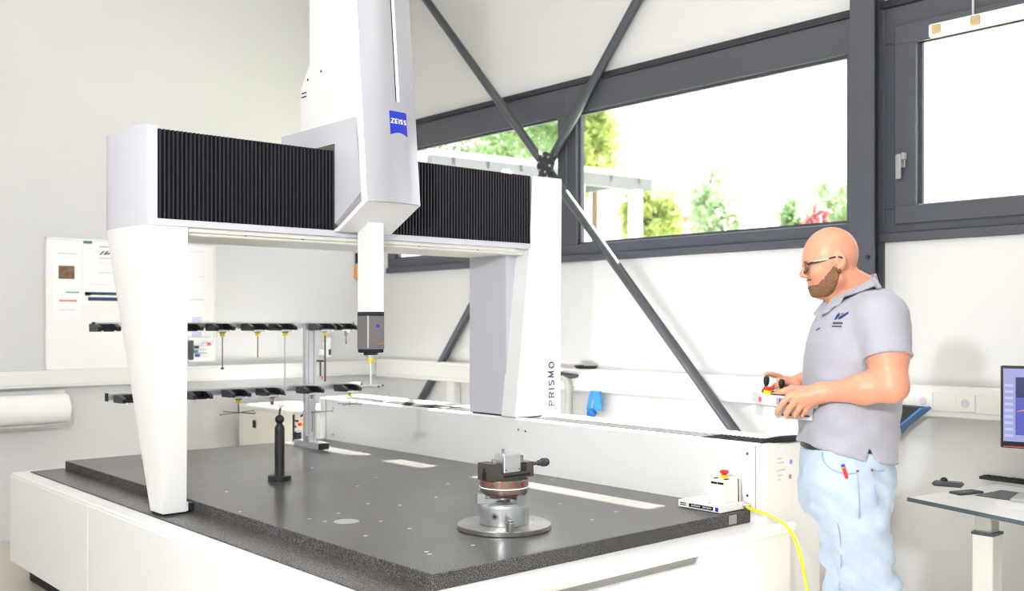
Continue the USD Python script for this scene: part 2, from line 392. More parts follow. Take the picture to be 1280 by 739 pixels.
# plinth
pl = obj('plinth', cat_([box(1.775, 4.02, 2.66, 6.552, .115, .605, .006), box(1.775, 1.872, 2.60, 6.552, .60, .646, .008), box(1.862, 4.02, 6.44, 6.552, .60, .646, .006), box(1.775, 4.02, 2.60, 2.80, .60, .641, .012)]), 'white_paint', cm)
obj('plinth_foot', box(1.86, 3.98, 2.72, 6.48, 0, .118), 'rubber_black', cm)
ys = [2.612, 4.02, 5.215, 6.55]
for a, b in zip(ys, ys[1:]):
    obj('side_panel', box(1.769, 1.777, a + .001, b - .001, .118, .628, .003), 'white_paint', pl)
# front face: long door with a grip recess, then a plain panel
obj('door_panel', box(1.80, 3.345, 2.622, 2.665, .13, .548, .004), 'white_paint', pl)
obj('door_panel', box(1.80, 3.345, 2.622, 2.665, .585, .603, .003), 'white_paint', pl)
obj('grip_recess', box(1.80, 3.34, 2.650, 2.662, .545, .588), 'inlay_grey', pl)
obj('door_panel', box(3.352, 4.0, 2.622, 2.665, .13, .603, .004), 'white_paint', pl)
# guideway along the far side of the table
gz = .998
gw = obj('guideway_cover', cat_([box(GX1 - .003, GX1 + .05, 2.705, 6.49, .60, gz, .008), box(GX1 + .20, GX1 + .36, 2.705, 6.49, .3, gz + .004, .008), box(GX1 + .045, GX1 + .21, 2.705, 6.49, .60, gz - .022), box(GX1 + .01, GX1 + .34, 6.40, 6.49, .6, gz, .008)]), 'white_paint', cm)
def zig(a, b, n, lo, hi):                       # a folded strip: n folds between a and b
    p = []
    for i in range(n):
        x0, x1 = a + (b - a) * i / n, a + (b - a) * (i + 1) / n
        p += [(x0, lo), ((x0 * .7 + x1 * .3), hi), ((x0 * .3 + x1 * .7), hi)]
    return p + [(b, lo)]
for (a, b) in ((2.72, 4.28), (4.80, 6.36)):
    n = 60; pts = zig(a, b, n, gz - .016, gz + .001)
    obj('guideway_bellows', prism(Polygon([(a, gz - .03)] + pts + [(b, gz - .03)]), 'x', GX1 + .055, GX1 + .205), 'rubber_black', cm, smooth=False)
for y in (5.75, 5.1): obj('cable_clamp', box(GX1 + .05, GX1 + .12, y, y + .12, gz - .01, gz + .008, .003), 'rubber_black', gw)
for a, b in ((2.72, 2.722), (6.43, 6.432)): pass
for y, z in ((4.31, .935), (4.25, .93), (4.30, .735), (4.24, .73), (2.75, .95), (2.75, .76), (6.3, .93), (6.3, .74)):
    obj('screw', cyl((GX1 - .003, y, z), (GX1 - .006, y, z), .006, n=8), 'steel_dark', gw)
obj('end_cap', box(GX1 - .004, GX1 + .002, 6.395, 6.40, .70, .99), 'print_grey', gw)
ec = obj('end_cover', box(GX1 + .0, 4.30, 2.655, 2.706, .04, gz, .008), 'white_plastic', cm)
obj('seam', box(GX1 - .0036, GX1 + .001, 2.7065, 2.7095, .70, gz - .01), 'inlay_grey', ec)
obj('lip_cable', tube(spline([(3.90, 2.70, gz + .012), (4.0, 2.66, gz + .014), (4.1, 2.65, gz + .012), (4.2, 2.655, gz + .008)], 12), [.008, .011, .014, .016, .016, .016, .016, .015, .013, .012, .01, .008], 8), 'rubber_black', ec)
obj('label_dot', cyl((4.051, 2.656, .905), (4.051, 2.6535, .905), .011, n=20), 'dot_blue', ec)
obj('label_dot', cyl((4.044, 2.656, .838), (4.044, 2.6535, .838), .011, n=20), 'dot_red', ec)
obj('label_print', cat_([box(x, x + w, 2.6538, 2.656, z, z + .006) for x, w, z in ((3.945, .03, .925), (3.95, .045, .905), (3.94, .02, .87), (3.965, .04, .872), (3.95, .03, .848), (3.945, .02, .83))]), 'print_pale', ec)
# left leg: tapering, leaning back towards the foot
top = [(1.905, 4.335), (1.717, 4.33), (1.700, 4.40), (1.690, 4.50), (1.684, 4.60), (1.686, 4.70), (1.70, 4.76), (1.905, 4.76)]
bot = [(2.0, 4.568), (1.889, 4.565), (1.887, 4.60), (1.885, 4.64), (1.884, 4.68), (1.885, 4.71), (1.89, 4.722), (2.0, 4.722)]
secs = []
for k in range(7):
    t = k / 6; secs.append([((1 - t) * b[0] + t * a[0], (1 - t) * b[1] + t * a[1], .662 + t * (1.968 - .662)) for a, b in zip(top, bot)])
lg = obj('leg', loft(secs), 'white_paint', cm, smooth=20)
obj('foot_gap', box(1.895, 1.995, 4.575, 4.715, .652, .664), 'rubber_black', lg)
obj('air_bearing', box(2.0, 2.05, 4.60, 4.70, .654, .695, .003), 'black_anodised', lg)
obj('bearing_cover', box(1.998, 2.012, 4.572, 4.69, .662, .705, .003), 'white_paint', lg)
# right leg
YB = 4.33
rl = obj('leg', prism([(3.843, 1.004), (4.20, 1.004), (4.212, 2.396), (3.979, 2.393), (3.954, 2.0)], 'y', YB, 4.45), 'white_paint', cm)
tm, tw = stroke_text('PRISMO', .049, .0335, .0115, .0088)
v = tm.vertices.copy(); tm.vertices = np.stack([4.152 - v[:, 1], YB - .0004 - v[:, 2], 1.052 + v[:, 0] * .262 / tw], 1)
obj('lettering', tm, 'print_grey', rl, smooth=False, label='grey lettering reading upwards')
obj('leg_cover', prism([(3.87, 1.008), (4.2, 1.008), (4.2, 1.96), (3.87, 1.96)], 'y', 4.44, 4.775), 'lilac_paint', cm)
obj('carriage_gap', box(3.88, 4.18, 4.46, 4.76, gz - .002, 1.01), 'rubber_black', cm)
obj('sensor_box', box(4.205, 4.222, 4.35, 4.43, 1.66, 1.78, .004), 'white_plastic', rl)
obj('bearing_plate', box(3.96, 4.19, YB + .005, 4.44, gz + .001, 1.006), 'rubber_black', rl)
# beam
bm = obj('beam', cat_([box(1.76, 4.0, 4.372, 4.78, 1.935, 2.375, .004), box(1.76, 3.86, 4.35, 4.40, 1.950, 1.972)]), 'cream_paint', cm)
obj('rail_profile', box(1.717, 3.965, YB - .002, 4.40, 1.968, 2.0, .003), 'lilac_paint', bm)
for x in (2.2, 2.50, 3.2, 3.6): obj('screw', cyl((x, 4.373, 1.952), (x, 4.368, 1.952), .006, n=8), 'print_black', bm)
obj('end_cap', prism([(1.766, 4.332), (1.717, 4.326), (1.703, 4.38), (1.693, 4.48), (1.686, 4.58), (1.686, 4.68), (1.70, 4.76), (1.722, 4.79), (1.766, 4.80)], 'z', 1.968, 2.403), 'lilac_paint', bm, smooth=35)
def bel(a, b, n, phase=0):
    p = zig(a, b, n, 4.352, 4.326); return prism(Polygon([(a, 4.372)] + p + [(b, 4.372)]), 'z', 2.0, 2.39)
obj('bellows', bel(1.766, 2.655, 45), 'bellows_black', cm, smooth=False)
obj('bellows', bel(2.94, 3.962, 52), 'bellows_black', cm, smooth=False)
obj('bellows_cover', cat_([box(1.766, 2.655, 4.36, 4.78, 2.372, 2.386), box(2.94, 3.97, 4.36, 4.78, 2.372, 2.386)]), 'bellows_black', bm)
# carriage and column housing
obj('carriage', prism([(4.083, 2.170), (4.325, 2.030), (4.325, 2.425), (4.86, 2.425), (4.86, 2.53), (4.146, 2.53)], 'x', 2.652, 2.946), 'lilac_paint', cm, label='lavender carriage riding on the beam')
hs = obj('column_housing', prism([(4.13, 2.45), (4.13, 3.9), (4.585, 3.9), (4.585, 2.866), (4.674, 2.75), (4.674, 2.45)], 'x', 2.662, 2.936), 'white_paint', cm)
for y, z in ((4.60, 2.79), (4.47, 2.81)): obj('screw', cyl((2.662, y, z), (2.659, y, z), .006, n=8), 'print_grey', hs)
for z in (2.725, 2.705): obj('vent_slot', box(2.659, 2.664, 4.615, 4.662, z, z + .006), 'print_grey', hs)
def yfront(z): return 4.025 + (4.114 - 4.025) * (z - 2.117) / (3.081 - 2.117)
def bulge(x): t = (x - 2.8) / .152; return .042 * (1 - t * t)
secs = []
for z in (2.117, 2.3, 2.6, 3.0, 3.9):
    xs = np.linspace(2.648, 2.952, 17); f = [(x, yfront(z) - bulge(x), z) for x in xs]
    secs.append(f + [(2.952, max(yfront(z) + .03, 4.06 + .1 * (z - 2.117)), z), (2.648, max(yfront(z) + .03, 4.06 + .1 * (z - 2.117)), z)])
fc = obj('housing_cover', loft(secs), 'silver_paint', cm, smooth=25, label='silver curved cover of the vertical column')
obj('cover_edge', cat_([prism([(yfront(2.117) + .004, 2.117), (yfront(2.117) + .05, 2.117), (yfront(3.9) + .05, 3.9), (yfront(3.9) + .004, 3.9)], 'x', a, a + .008) for a in (2.645, 2.947)]), 'white_paint', fc)
obj('shroud', prism([(4.027, 2.117), (4.278, 1.992), (4.325, 1.992), (4.32, 2.002), (4.285, 2.012), (4.06, 2.128), (4.06, 2.145), (4.03, 2.145)], 'x', 2.646, 2.954), 'white_paint', cm)
obj('shroud_gap', prism([(4.055, 2.13), (4.29, 2.005), (4.325, 2.005), (4.325, 2.1), (4.08, 2.16)], 'x', 2.668, 2.932), 'inlay_grey', cm)
sb = [(z, yfront(z) - bulge(2.822)) for z in (2.605, 3.9)]
obj('light_strip', prism([(sb[0][1] - .004, sb[0][0]), (sb[0][1] + .006, sb[0][0]), (sb[1][1] + .006, sb[1][0]), (sb[1][1] - .004, sb[1][0])], 'x', 2.813, 2.829), 'white_plastic', fc)
obj('strip_groove', prism([(sb[0][1] - .0015, sb[0][0]), (sb[0][1] + .006, sb[0][0]), (sb[1][1] + .006, sb[1][0]), (sb[1][1] - .0015, sb[1][0])], 'x', 2.807, 2.813), 'print_grey', fc)
def on_cover(poly_or_mesh, off, th=.0012):
    m = poly_or_mesh; m = m.subdivide_to_size(.02) if hasattr(m, 'subdivide_to_size') else m
    v = m.vertices.copy(); d = v[:, 2] - v[:, 2].min()
    y = np.array([yfront(z) - bulge(x) for x, z in v[:, :2]]) - off - (d > 1e-6) * th
    return trimesh.Trimesh(np.stack([v[:, 0], y, v[:, 1]], 1), m.faces[:, ::-1], process=False)
lx0, lx1, lz1, lz0 = 2.769, 2.872, 2.558, 2.442
arc = [(lx1 - (lx1 - lx0) * t, lz0 + .014 * math.sin(math.pi * t)) for t in np.linspace(0, 1, 11)]
lg_ = trimesh.creation.extrude_polygon(Polygon([(lx0, lz1), (lx1, lz1)] + arc), .001, engine='earcut')
lo = obj('logo_plate', on_cover(lg_, -.0005, .002), 'logo_blue', fc, smooth=False, label='blue logo plate with white letters')
tm, tw = stroke_text('ZEISS', .024, .0175, .0036, .0050)
tm.vertices *= [.095 / tw, 1, 1]; tm.apply_translation((2.773, 2.498, 0))
obj('logo_lettering', on_cover(tm, .0016), 'print_white', fc, smooth=False)
# ram and sensor head
rm = obj('ram', box(2.757, 2.851, 4.19, 4.284, 1.596, 2.2, .003), 'white_paint', cm)
hd = obj('sensor_head', box(2.755, 2.853, 4.188, 4.286, 1.412, 1.578, .003), 'head_grey', cm, label='dark grey measuring head at the end of the ram')
obj('collar', box(2.757, 2.851, 4.19, 4.284, 1.576, 1.597), 'black_anodised', hd)
obj('corner_trim', box(2.7535, 2.760, 4.1865, 4.193, 1.42, 1.578), 'aluminium_light', hd)
obj('base_plate', box(2.757, 2.851, 4.19, 4.284, 1.396, 1.413, .004), 'rubber_black', hd)
obj('socket', cyl((2.804, 4.237, 1.397), (2.804, 4.237, 1.384), .036, n=24), 'black_anodised', hd)
obj('logo_plate', prism([(2.806, 1.535), (2.820, 1.535), (2.820, 1.521), (2.813, 1.523), (2.806, 1.521)], 'y', 4.1865, 4.189), 'logo_blue', hd)
obj('logo_lettering', text('gold', .012, (2.812, 4.1868, 1.437), (1, 0, 0), (0, 0, 1), bold=True), 'gold_print', hd)

# ------------------------------------------------------------------ styli, rack and things on the table
def stylus_parts(t, c, L, kind, plate=.03, dot='yellow', stem='steel_dark', r=.0035):
    """hangs from c (the underside of what carries it)"""
    c = np.array(c, float)
    obj('adapter_plate', lathe([(0, 0), (plate * .75, 0), (plate * .75, -.006), (plate * .45, -.012), (plate * .42, -.03), (0, -.03)], c, 24), 'steel_blue' if kind == 'big' else 'steel', t)
    if dot: obj('colour_ring', lathe([(0, -.012), (plate * .5, -.012), (plate * .5, -.03), (0, -.03)], c, 20), dot, t)
    e = c + [0, 0, -L]
    obj('stem', tube([c + [0, 0, -.028], (c + e) / 2, e], r, 10), stem, t)
    return e
def star(t, e, arms, r=.0022, tip=.004):
    obj('star_centre', ball(e, .007, 1), 'steel_dark', t)
    for a in arms:
        q = e + np.array(a); obj('arm', tube([e, q], r, 8), 'steel_dark', t); obj('tip', ball(q, tip, 1), 'rubber_black', t)

st = thing('stylus', 'star stylus with a yellow band fitted to the grey measuring head', 'stylus', (2.804, 4.237, 1.384))
c = np.array([2.804, 4.237, 1.384])
obj('adapter_plate', lathe([(0, 0), (.03, 0), (.03, -.006), (.012, -.008), (.012, -.022), (0, -.022)], c, 24), 'aluminium_light', st)
obj('colour_ring', lathe([(0, -.014), (.0135, -.014), (.0155, -.024), (.0135, -.034), (0, -.034)], c, 20), 'yellow', st)
obj('stem', lathe([(0, -.03), (.007, -.03), (.006, -.15), (0, -.15)], c, 14), 'aluminium_light', st)
obj('star_bar', cat_([box(c[0] - .062, c[0] + .062, c[1] - .008, c[1] + .008, c[2] - .158, c[2] - .147, .003), box(c[0] - .008, c[0] + .008, c[1] - .062, c[1] + .062, c[2] - .158, c[2] - .147, .003)]), 'aluminium_light', st)
for dx, dy in ((.07, 0), (-.07, 0), (0, .07), (0, -.07)): obj('tip', ball(c + [dx, dy, -.153], .006, 1), 'steel_dark', st)

YR = 6.05
rk = thing('stylus_rack', 'aluminium profile rack with two long rails of black stylus holders', 'rack', (3.52, YR, GZ))
def groove_profile(x0, x1, y0, y1):
    """outline of a slotted aluminium profile"""
    o = shapely.box(x0, y0, x1, y1); cx_, cy_ = (x0 + x1) / 2, (y0 + y1) / 2; w = .007
    for k in range(round((x1 - x0) / .04)):
        x = x0 + .02 + k * .04
        for y in (y0, y1): o = o.difference(shapely.box(x - w / 2, y - .008, x + w / 2, y + .008))
    for k in range(round((y1 - y0) / .04)):
        y = y0 + .02 + k * .04
        for x in (x0, x1): o = o.difference(shapely.box(x - .008, y - w / 2, x + .008, y + w / 2))
    return o
PX = 3.525
obj('post', prism(groove_profile(PX - .04, PX + .04, YR, YR + .04), 'z', GZ + .04, 1.545), 'aluminium_light', rk)
ft = obj('foot', prism(groove_profile(PX - .04, PX + .04, GZ + .0005, GZ + .0405), 'y', YR - .16, YR + .16), 'aluminium_light', rk)
obj('foot_cap', box(PX - .04, PX + .04, YR - .166, YR - .16, GZ + .001, GZ + .04, .001), 'rubber_black', ft)
obj('bracket', box(PX - .045, PX - .04, YR - .03, YR, GZ + .041, GZ + .08), 'aluminium', rk)
P2 = 2.47
obj('post', prism(groove_profile(P2 - .04, P2 + .04, YR, YR + .04), 'z', GZ + .04, 1.545), 'aluminium_light', rk)
ft = obj('foot', prism(groove_profile(P2 - .04, P2 + .04, GZ + .0005, GZ + .0405), 'y', YR - .16, YR + .16), 'aluminium_light', rk)
obj('foot_cap', box(P2 - .04, P2 + .04, YR - .166, YR - .16, GZ + .001, GZ + .04, .001), 'rubber_black', ft)
RU, RL = 1.525, 1.108
for (x0, x1, z) in ((2.08, 3.835, RU), (2.155, 3.90, RL)):
    r = obj('rail', prism(groove_profile(YR - .04, YR, z - .02, z + .02), 'x', x0, x1), 'aluminium_light', rk)
    for x in (x0, x1): obj('rail_cap', box(x - .004 if x == x0 else x - .002, x + .002 if x == x0 else x + .004, YR - .042, YR + .002, z - .026, z + .022, .001), 'rubber_black', r)
TW_, TD = .13, .15
def tray(x, z):
    y1 = YR - .04; y0 = y1 - TD; zt, zb = z + .012, z - .034
    t = obj('holder', cat_([box(x - TW_ / 2, x + TW_ / 2, y1 - .03, y1, zb, zt, .004), prism([(y0, zb + .004), (y1 - .02, zb), (y1 - .02, zt), (y0 + .055, zt), (y0, zb + .026)], 'x', x - TW_ / 2, x - TW_ / 2 + .022),
                           prism([(y0, zb + .004), (y1 - .02, zb), (y1 - .02, zt), (y0 + .055, zt), (y0, zb + .026)], 'x', x + TW_ / 2 - .022, x + TW_ / 2), box(x - TW_ / 2 + .01, x + TW_ / 2 - .01, y0 + .06, y1, zb, zb + .012)]), 'black_satin', rk)
    obj('magnet', cat_([cyl((x + s * .038, y0 + .015, zb + .006), (x + s * .038, y0 + .015, zb - .006), .007, n=10) for s in (-1, 1)]), 'print_white', t)
    return np.array([x, y0 + .045, zb])
def tray_x(u, v): return px_on(u, v, 'y', YR - .10)[0]
up = [tray(tray_x(u, 412), RU) for u in (130, 234, 274, 318, 352, 402, 428)]
lowt = [tray(tray_x(u, 490), RL) for u in (160, 246, 294, 336, 386, 433)]
grp = 'styli hanging in the rack'
def S(label, at): return thing('stylus', label, 'stylus', tuple(at), group=grp)
def plate_of(t, at):                             # square changer plate lying in the holder
    obj('changer_plate', box(at[0] - .027, at[0] + .027, at[1] - .03, at[1] + .03, at[2] - .004, at[2] + .006, .002), 'aluminium_light', t)
    return at + np.array([0, 0, -.004])
def drop(v, at): return at[2] - px_on(300, v, 'y', at[1])[2]
a = up[2]; t = S('dark thin straight stylus in the upper rail, nearest the white leg', a); e = stylus_parts(t, plate_of(t, a), drop(458, a), ''); obj('tip', cyl(e, e - [0, 0, .012], .011, n=14), 'steel_dark', t)
a = up[3]; t = S('short straight stylus in the upper rail, second from the white leg', a); e = stylus_parts(t, plate_of(t, a), drop(446, a), ''); obj('tip', ball(e, .004, 1), 'rubber_black', t)
a = up[4]; t = S('long pale straight stylus reaching from upper to lower rail', a); e = stylus_parts(t, plate_of(t, a), drop(494, a), '', stem='aluminium_light', r=.006); obj('tip', cyl(e, e - [0, 0, .012], .008, n=12), 'bronze_steel', t)
a = up[5]; t = S('long dark stylus in the upper rail beside the aluminium post', a); e = stylus_parts(t, plate_of(t, a), drop(480, a), '', r=.006); obj('tip', ball(e, .006, 1), 'rubber_black', t)
a = up[6]; t = S('very short stylus at the end of the upper rail by the measuring head', a); e = stylus_parts(t, plate_of(t, a), drop(431, a), '', dot=None); obj('tip', ball(e, .004, 1), 'rubber_black', t)
a = lowt[2]; t = S('wide flat star stylus in the lower rail, nearest the white leg', a); e = stylus_parts(t, plate_of(t, a), drop(515, a), '')
star(t, e, [(-.13, -.02, -.005), (.12, .03, .004), (.05, -.11, -.004), (-.05, .10, .003), (.09, -.05, -.004)])
a = lowt[3]; t = S('stylus with one long sideways arm in the lower rail', a); cc = plate_of(t, a); e = stylus_parts(t, cc, .045, '', dot=None); star(t, e, [(.15, -.06, -.02)])
obj('knuckle', ball(e, .014, 2), 'steel_dark', t)
a = lowt[4]; t = S('cranked stylus in the lower rail in front of the aluminium post', a); cc = plate_of(t, a); e = stylus_parts(t, cc, .12, '', dot=None, stem='aluminium_light'); star(t, e, [(.10, -.09, .01), (0, 0, -.12)])
a = lowt[5]; t = S('star stylus with a pale stem at the end of the lower rail', a); e = stylus_parts(t, plate_of(t, a), drop(513, a), '', stem='aluminium_light', r=.005)
star(t, e, [(-.07, -.03, -.003), (.075, .03, .003), (.04, -.08, 0), (-.04, .08, 0)])

# calibration sphere
x, y, _ = px_on(349.5, 600.5, 'z', GZ)
k = thing('reference_sphere', 'black post on a round foot carrying a small ivory calibration ball', 'calibration sphere', (x, y, GZ))
obj('foot', lathe([(0, 0), (.060, 0), (.062, .004), (.062, .024), (.058, .028), (0, .028)], (x, y, GZ), 40), 'black_anodised', k)
obj('post', lathe([(0, .028), (.0265, .028), (.0265, .27), (.0255, .285), (.016, .30), (.013, .305), (0, .305)], (x, y, GZ), 32), 'black_anodised', k)
obj('knuckle', ball((x, y, GZ + .326), .0245, 3), 'black_anodised', k)
b0 = np.array([x, y, GZ + .343]); tp = np.array([x + .008, y - .004, GZ + .401])
obj('stem', tube([b0, b0 + [-.001, 0, .015], b0 + [.003, 0, .035], tp], .006, 10), 'steel_dark', k)
obj('ball', ball(tp, .0165, 3), 'ivory', k, label='ivory ball')

# clamping stack
vx, vy = 2.742, 3.158
k = thing('face_plate', 'round ringed steel plate lying on the granite under the chuck', 'plate', (vx, vy, GZ))
prof = [(0, .001), (.189, .001), (.193, .003), (.193, .019), (.19, .022)]
for r in (.180, .166, .152, .138, .124): prof += [(r + .0022, .022), (r + .0015, .0205), (r - .0015, .0205), (r - .0022, .022)]
obj('disc', lathe(prof + [(0, .022)], (vx, vy, GZ), 64), 'steel', k)
obj('stud', lathe([(0, .022), (.017, .022), (.017, .055), (.012, .058), (.012, .064), (.010, .067), (0, .067)], (*px_on(638, 664.5, 'z', GZ + .022)[:2], GZ), 20), 'steel', k)
k2 = thing('lathe_chuck', 'bright round chuck with three jaws standing on the ringed plate', 'chuck', (vx, vy, GZ + .022))
z0 = GZ + .022
obj('body', lathe([(0, 0), (.100, 0), (.102, .003), (.102, .070), (.098, .082), (.094, .084), (.094, .088), (.03, .088), (.03, .075), (0, .075)], (vx, vy, z0), 56), 'steel_blue', k2)
for q in (150, 270, 30):
    a = math.radians(q + 6); d = np.array([math.cos(a), math.sin(a)]); n = np.array([-d[1], d[0]])
    P = [(vx + d[0] * r + n[0] * s, vy + d[1] * r + n[1] * s) for r, s in ((.045, -.014), (.118, -.014), (.118, .014), (.045, .014))]
    m1 = prism(P, 'z', z0 + .086, z0 + .104); P = [(vx + d[0] * r + n[0] * s, vy + d[1] * r + n[1] * s) for r, s in ((.085, -.014), (.118, -.014), (.118, .014), (.085, .014))]
    obj('jaw', cat_([m1, prism(P, 'z', z0 + .104, z0 + .125)]), 'steel_blue', k2)
hd_ = np.array([-.888, -.458]); hd_ /= np.linalg.norm(hd_); hp = np.array([vx + hd_[0] * .1, vy + hd_[1] * .1, z0 + .042]); hp3 = np.array([hd_[0], hd_[1], 0])
obj('key_socket', cyl(hp, hp + hp3 * .004, .014, n=20), 'steel', k2); obj('key_hole', cyl(hp + hp3 * .004, hp + hp3 * .005, .008, n=4), 'rubber_black', k2)
z1 = z0 + .114
k3 = thing('indexing_disc', 'brownish steel disc with a white line and red marks gripped by the chuck', 'disc', (vx, vy, z1))
obj('body', lathe([(0, -.01), (.06, -.01), (.062, 0), (.080, .002), (.094, .009), (.099, .018), (.100, .066), (.097, .069), (0, .069)], (vx, vy, z1), 56), 'bronze_steel', k3)
obj('white_line', lathe([(.0985, .034), (.1008, .034), (.1008, .039), (.0985, .039)], (vx, vy, z1), 56), 'print_white', k3)
for q in range(12):
    a = math.radians(q * 30 + 12); m = box(.098, .1007, -.0024, .0024, z1 + .043, z1 + .064); m.apply_transform(trimesh.transformations.rotation_matrix(a, [0, 0, 1])); m.apply_translation((vx, vy, 0)); obj('red_mark', m, 'red', k3)
z2 = z1 + .069
k4 = thing('machine_vise', 'small precision vise with a bright loose jaw and a black screw knob', 'vise', (vx, vy, z2))
ya, yb = vy - .042, vy + .042
obj('body', prism([(vx + -0.1064, z2 + .0005), (vx + 0.1257, z2 + .0005), (vx + 0.1257, z2 + .062), (vx + 0.0870, z2 + .062), (vx + 0.0870, z2 + .026), (vx + -0.0513, z2 + .026), (vx + -0.0513, z2 + .070), (vx + -0.1064, z2 + .070)], 'y', ya, yb), 'steel_dark', k4)
obj('slot', cat_([box(vx + -0.0387, vx + 0.1064, ya - .0008, ya + .01, z2 + .008, z2 + .017), box(vx - .1072, vx - .1015, vy - .012, vy + .012, z2 + .001, z2 + .036), box(vx - .1072, vx - .1015, vy - .006, vy + .006, z2 + .036, z2 + .05)]), 'rubber_black', k4)
obj('clamped_block', box(vx + -0.0387, vx + 0.0513, ya - .004, ya + .06, z2 + .027, z2 + .102, .003), 'aluminium_light', k4)
for x in (vx + -0.0290, vx + 0.0416): obj('block_pin', cyl((x, ya - .004, z2 + .04), (x, ya - .006, z2 + .04), .003, n=8), 'rubber_black', k4)
obj('block_button', cat_([cyl((vx + -0.0706, vy - .02, z2 + .07), (vx + -0.0706, vy - .02, z2 + .085), .012, n=14), cyl((vx + 0.0725, vy - .02, z2 + .062), (vx + 0.0725, vy - .02, z2 + .092), .012, n=14)]), 'steel', k4)
obj('pin', cyl((vx + -0.0145, vy - .01, z2 + .1), (vx + -0.0145, vy - .01, z2 + .122), .006, n=12), 'steel', k4)
s0 = np.array([vx + 0.1257, vy, z2 + .045])
obj('screw', cyl(s0, s0 + [.10, 0, 0], .0075, n=14), 'steel_dark', k4)
obj('knob', cat_([cyl(s0 + [.066, 0, 0], s0 + [.084, 0, 0], .012, n=18), cyl(s0 + [.084, 0, 0], s0 + [.117, 0, 0], .0165, n=12), cyl(s0 + [.09, 0, 0], s0 + [.11, 0, 0], .0185, n=12)]), 'brace_paint', k4)

# control box with emergency stop on the table corner
k = thing('control_box', 'white control box with a red emergency stop standing on the granite corner', 'control box', (3.74, 2.86, GZ))
bx0, bx1, by0, by1 = 3.650, 3.825, 2.748, 2.99
obj('base', box(bx0, bx1, by0, by1, GZ + .002, GZ + .036, .004), 'white_plastic', k)
obj('base_foot', box(bx0 + .006, bx1 - .006, by0 + .006, by1 - .006, GZ, GZ + .004), 'rubber_black', k)
obj('upright', prism([(3.697, GZ + .034), (3.82, GZ + .034), (3.815, GZ + .14), (3.80, GZ + .148), (3.708, GZ + .14), (3.702, GZ + .136)], 'y', 2.765, 2.845), 'white_plastic', k)
obj('side_seam', prism([(3.80, GZ + .036), (3.806, GZ + .036), (3.803, GZ + .14), (3.797, GZ + .14)], 'y', 2.7635, 2.766), 'print_grey', k)
obj('vent', cat_([box(3.7005, 3.704, 2.772, 2.805, GZ + .121, GZ + .130), box(3.7005, 3.704, 2.808, 2.84, GZ + .121, GZ + .130)]), 'print_black', k)
for y_, e_ in ((2.828, 2.84), (2.77, 2.785)): obj('top_print', box(3.72, 3.745, y_, e_, GZ + .1415, GZ + .1445), 'print_grey', k)
ec_ = (3.755, 2.808, GZ + .142)
eb = obj('stop_collar', lathe([(0, 0), (.015, 0), (.015, .016), (0, .016)], ec_, 24), 'yellow', k)
obj('stop_button', lathe([(0, .014), (.010, .014), (.012, .02), (.019, .024), (.0205, .030), (.017, .036), (0, .038)], ec_, 28), 'red', eb)
lf = bx0 - .0008
obj('label_plate', box(lf, bx0 + .002, 2.79, 2.925, GZ + .010, GZ + .026), 'print_black', k)
obj('label_text', cat_([box(lf - .0006, bx0, 2.905 - i * .0085 - (.012 if i > 5 else 0), 2.9105 - i * .0085 - (.012 if i > 5 else 0), GZ + .014 + .001 * (i % 3), GZ + .0225 - .001 * (i % 2)) for i in range(12)]), 'print_pale', k)
obj('vent', cat_([box(lf, bx0 + .002, 2.942, 2.975, GZ + z, GZ + z + .004) for z in (.013, .021)]), 'print_black', k)
obj('logo', box(lf, bx0 + .002, 2.762, 2.778, GZ + .009, GZ + .026), 'logo_blue', k)
obj('red_print', box(3.675, 3.69, 2.83, 2.836, GZ + .0355, GZ + .0368), 'print_red', k)
cb = thing('yellow_cable', 'yellow cable curving from the control box down to the floor', 'cable', (3.9, 2.6, 0))
cp = [(3.836, 2.735, GZ + .019), px_on(946, 639, 'y', 2.645), px_on(966, 646, 'y', 2.585), px_on(985, 660, 'y', 2.535), px_on(999, 690, 'y', 2.50), px_on(1010, 742, 'y', 2.48)]
e = np.array(cp[-1]); cp += [e + [.03, -.03, -.16], np.array([e[0] + .10, e[1] - .12, .012]), np.array([e[0] + .5, e[1] - .2, .009])]
obj('cable', tube(spline(cp, 60), .0068, 12), 'yellow_rubber', cb)
obj('plug', cyl((3.815, 2.755, GZ + .021), (3.838, 2.725, GZ + .019), .011, n=16), 'aluminium', cb)

# ------------------------------------------------------------------ along the walls
YF = YW - .02
wb = thing('whiteboard', 'white magnetic board with sheets and a marker holder on the wall above the trunking', 'whiteboard', (3.0, YW, 1.7))
bx_ = (2.345, 3.62)
obj('panel', box(bx_[0], bx_[1], YW - .018, YW, 1.205, 2.15), 'paper_warm', wb)
for a, b, c_, d in ((bx_[0] - .012, bx_[1] + .012, 2.148, 2.162), (bx_[0] - .012, bx_[1] + .012, 1.198, 1.21)): obj('frame_bar', box(a, b, YW - .024, YW, c_, d, .003), 'white_plastic', wb)
for a in (bx_[0] - .012, bx_[1]): obj('frame_bar', box(a, a + .012, YW - .024, YW, 1.198, 2.162, .003), 'white_plastic', wb)
def sheet(label, u0, u1, v0, v1, marks, m='paper'):
    yb = YW - .0185; p0, p1 = px_on(u0, v0, 'y', yb), px_on(u1, v1, 'y', yb)
    t = thing('paper_sheet', label, 'paper', ((p0[0] + p1[0]) / 2, yb, (p0[2] + p1[2]) / 2))
    obj('page', box(p0[0], p1[0], yb - .0015, yb, p1[2], p0[2]), m, t)
    for nm, mm, a, b, c_, d in marks:
        q0, q1 = px_on(a, c_, 'y', yb), px_on(b, d, 'y', yb)
        obj(nm, box(q0[0], q1[0], yb - .0025, yb - .001, q1[2], q0[2]), mm, t)
    return t, yb
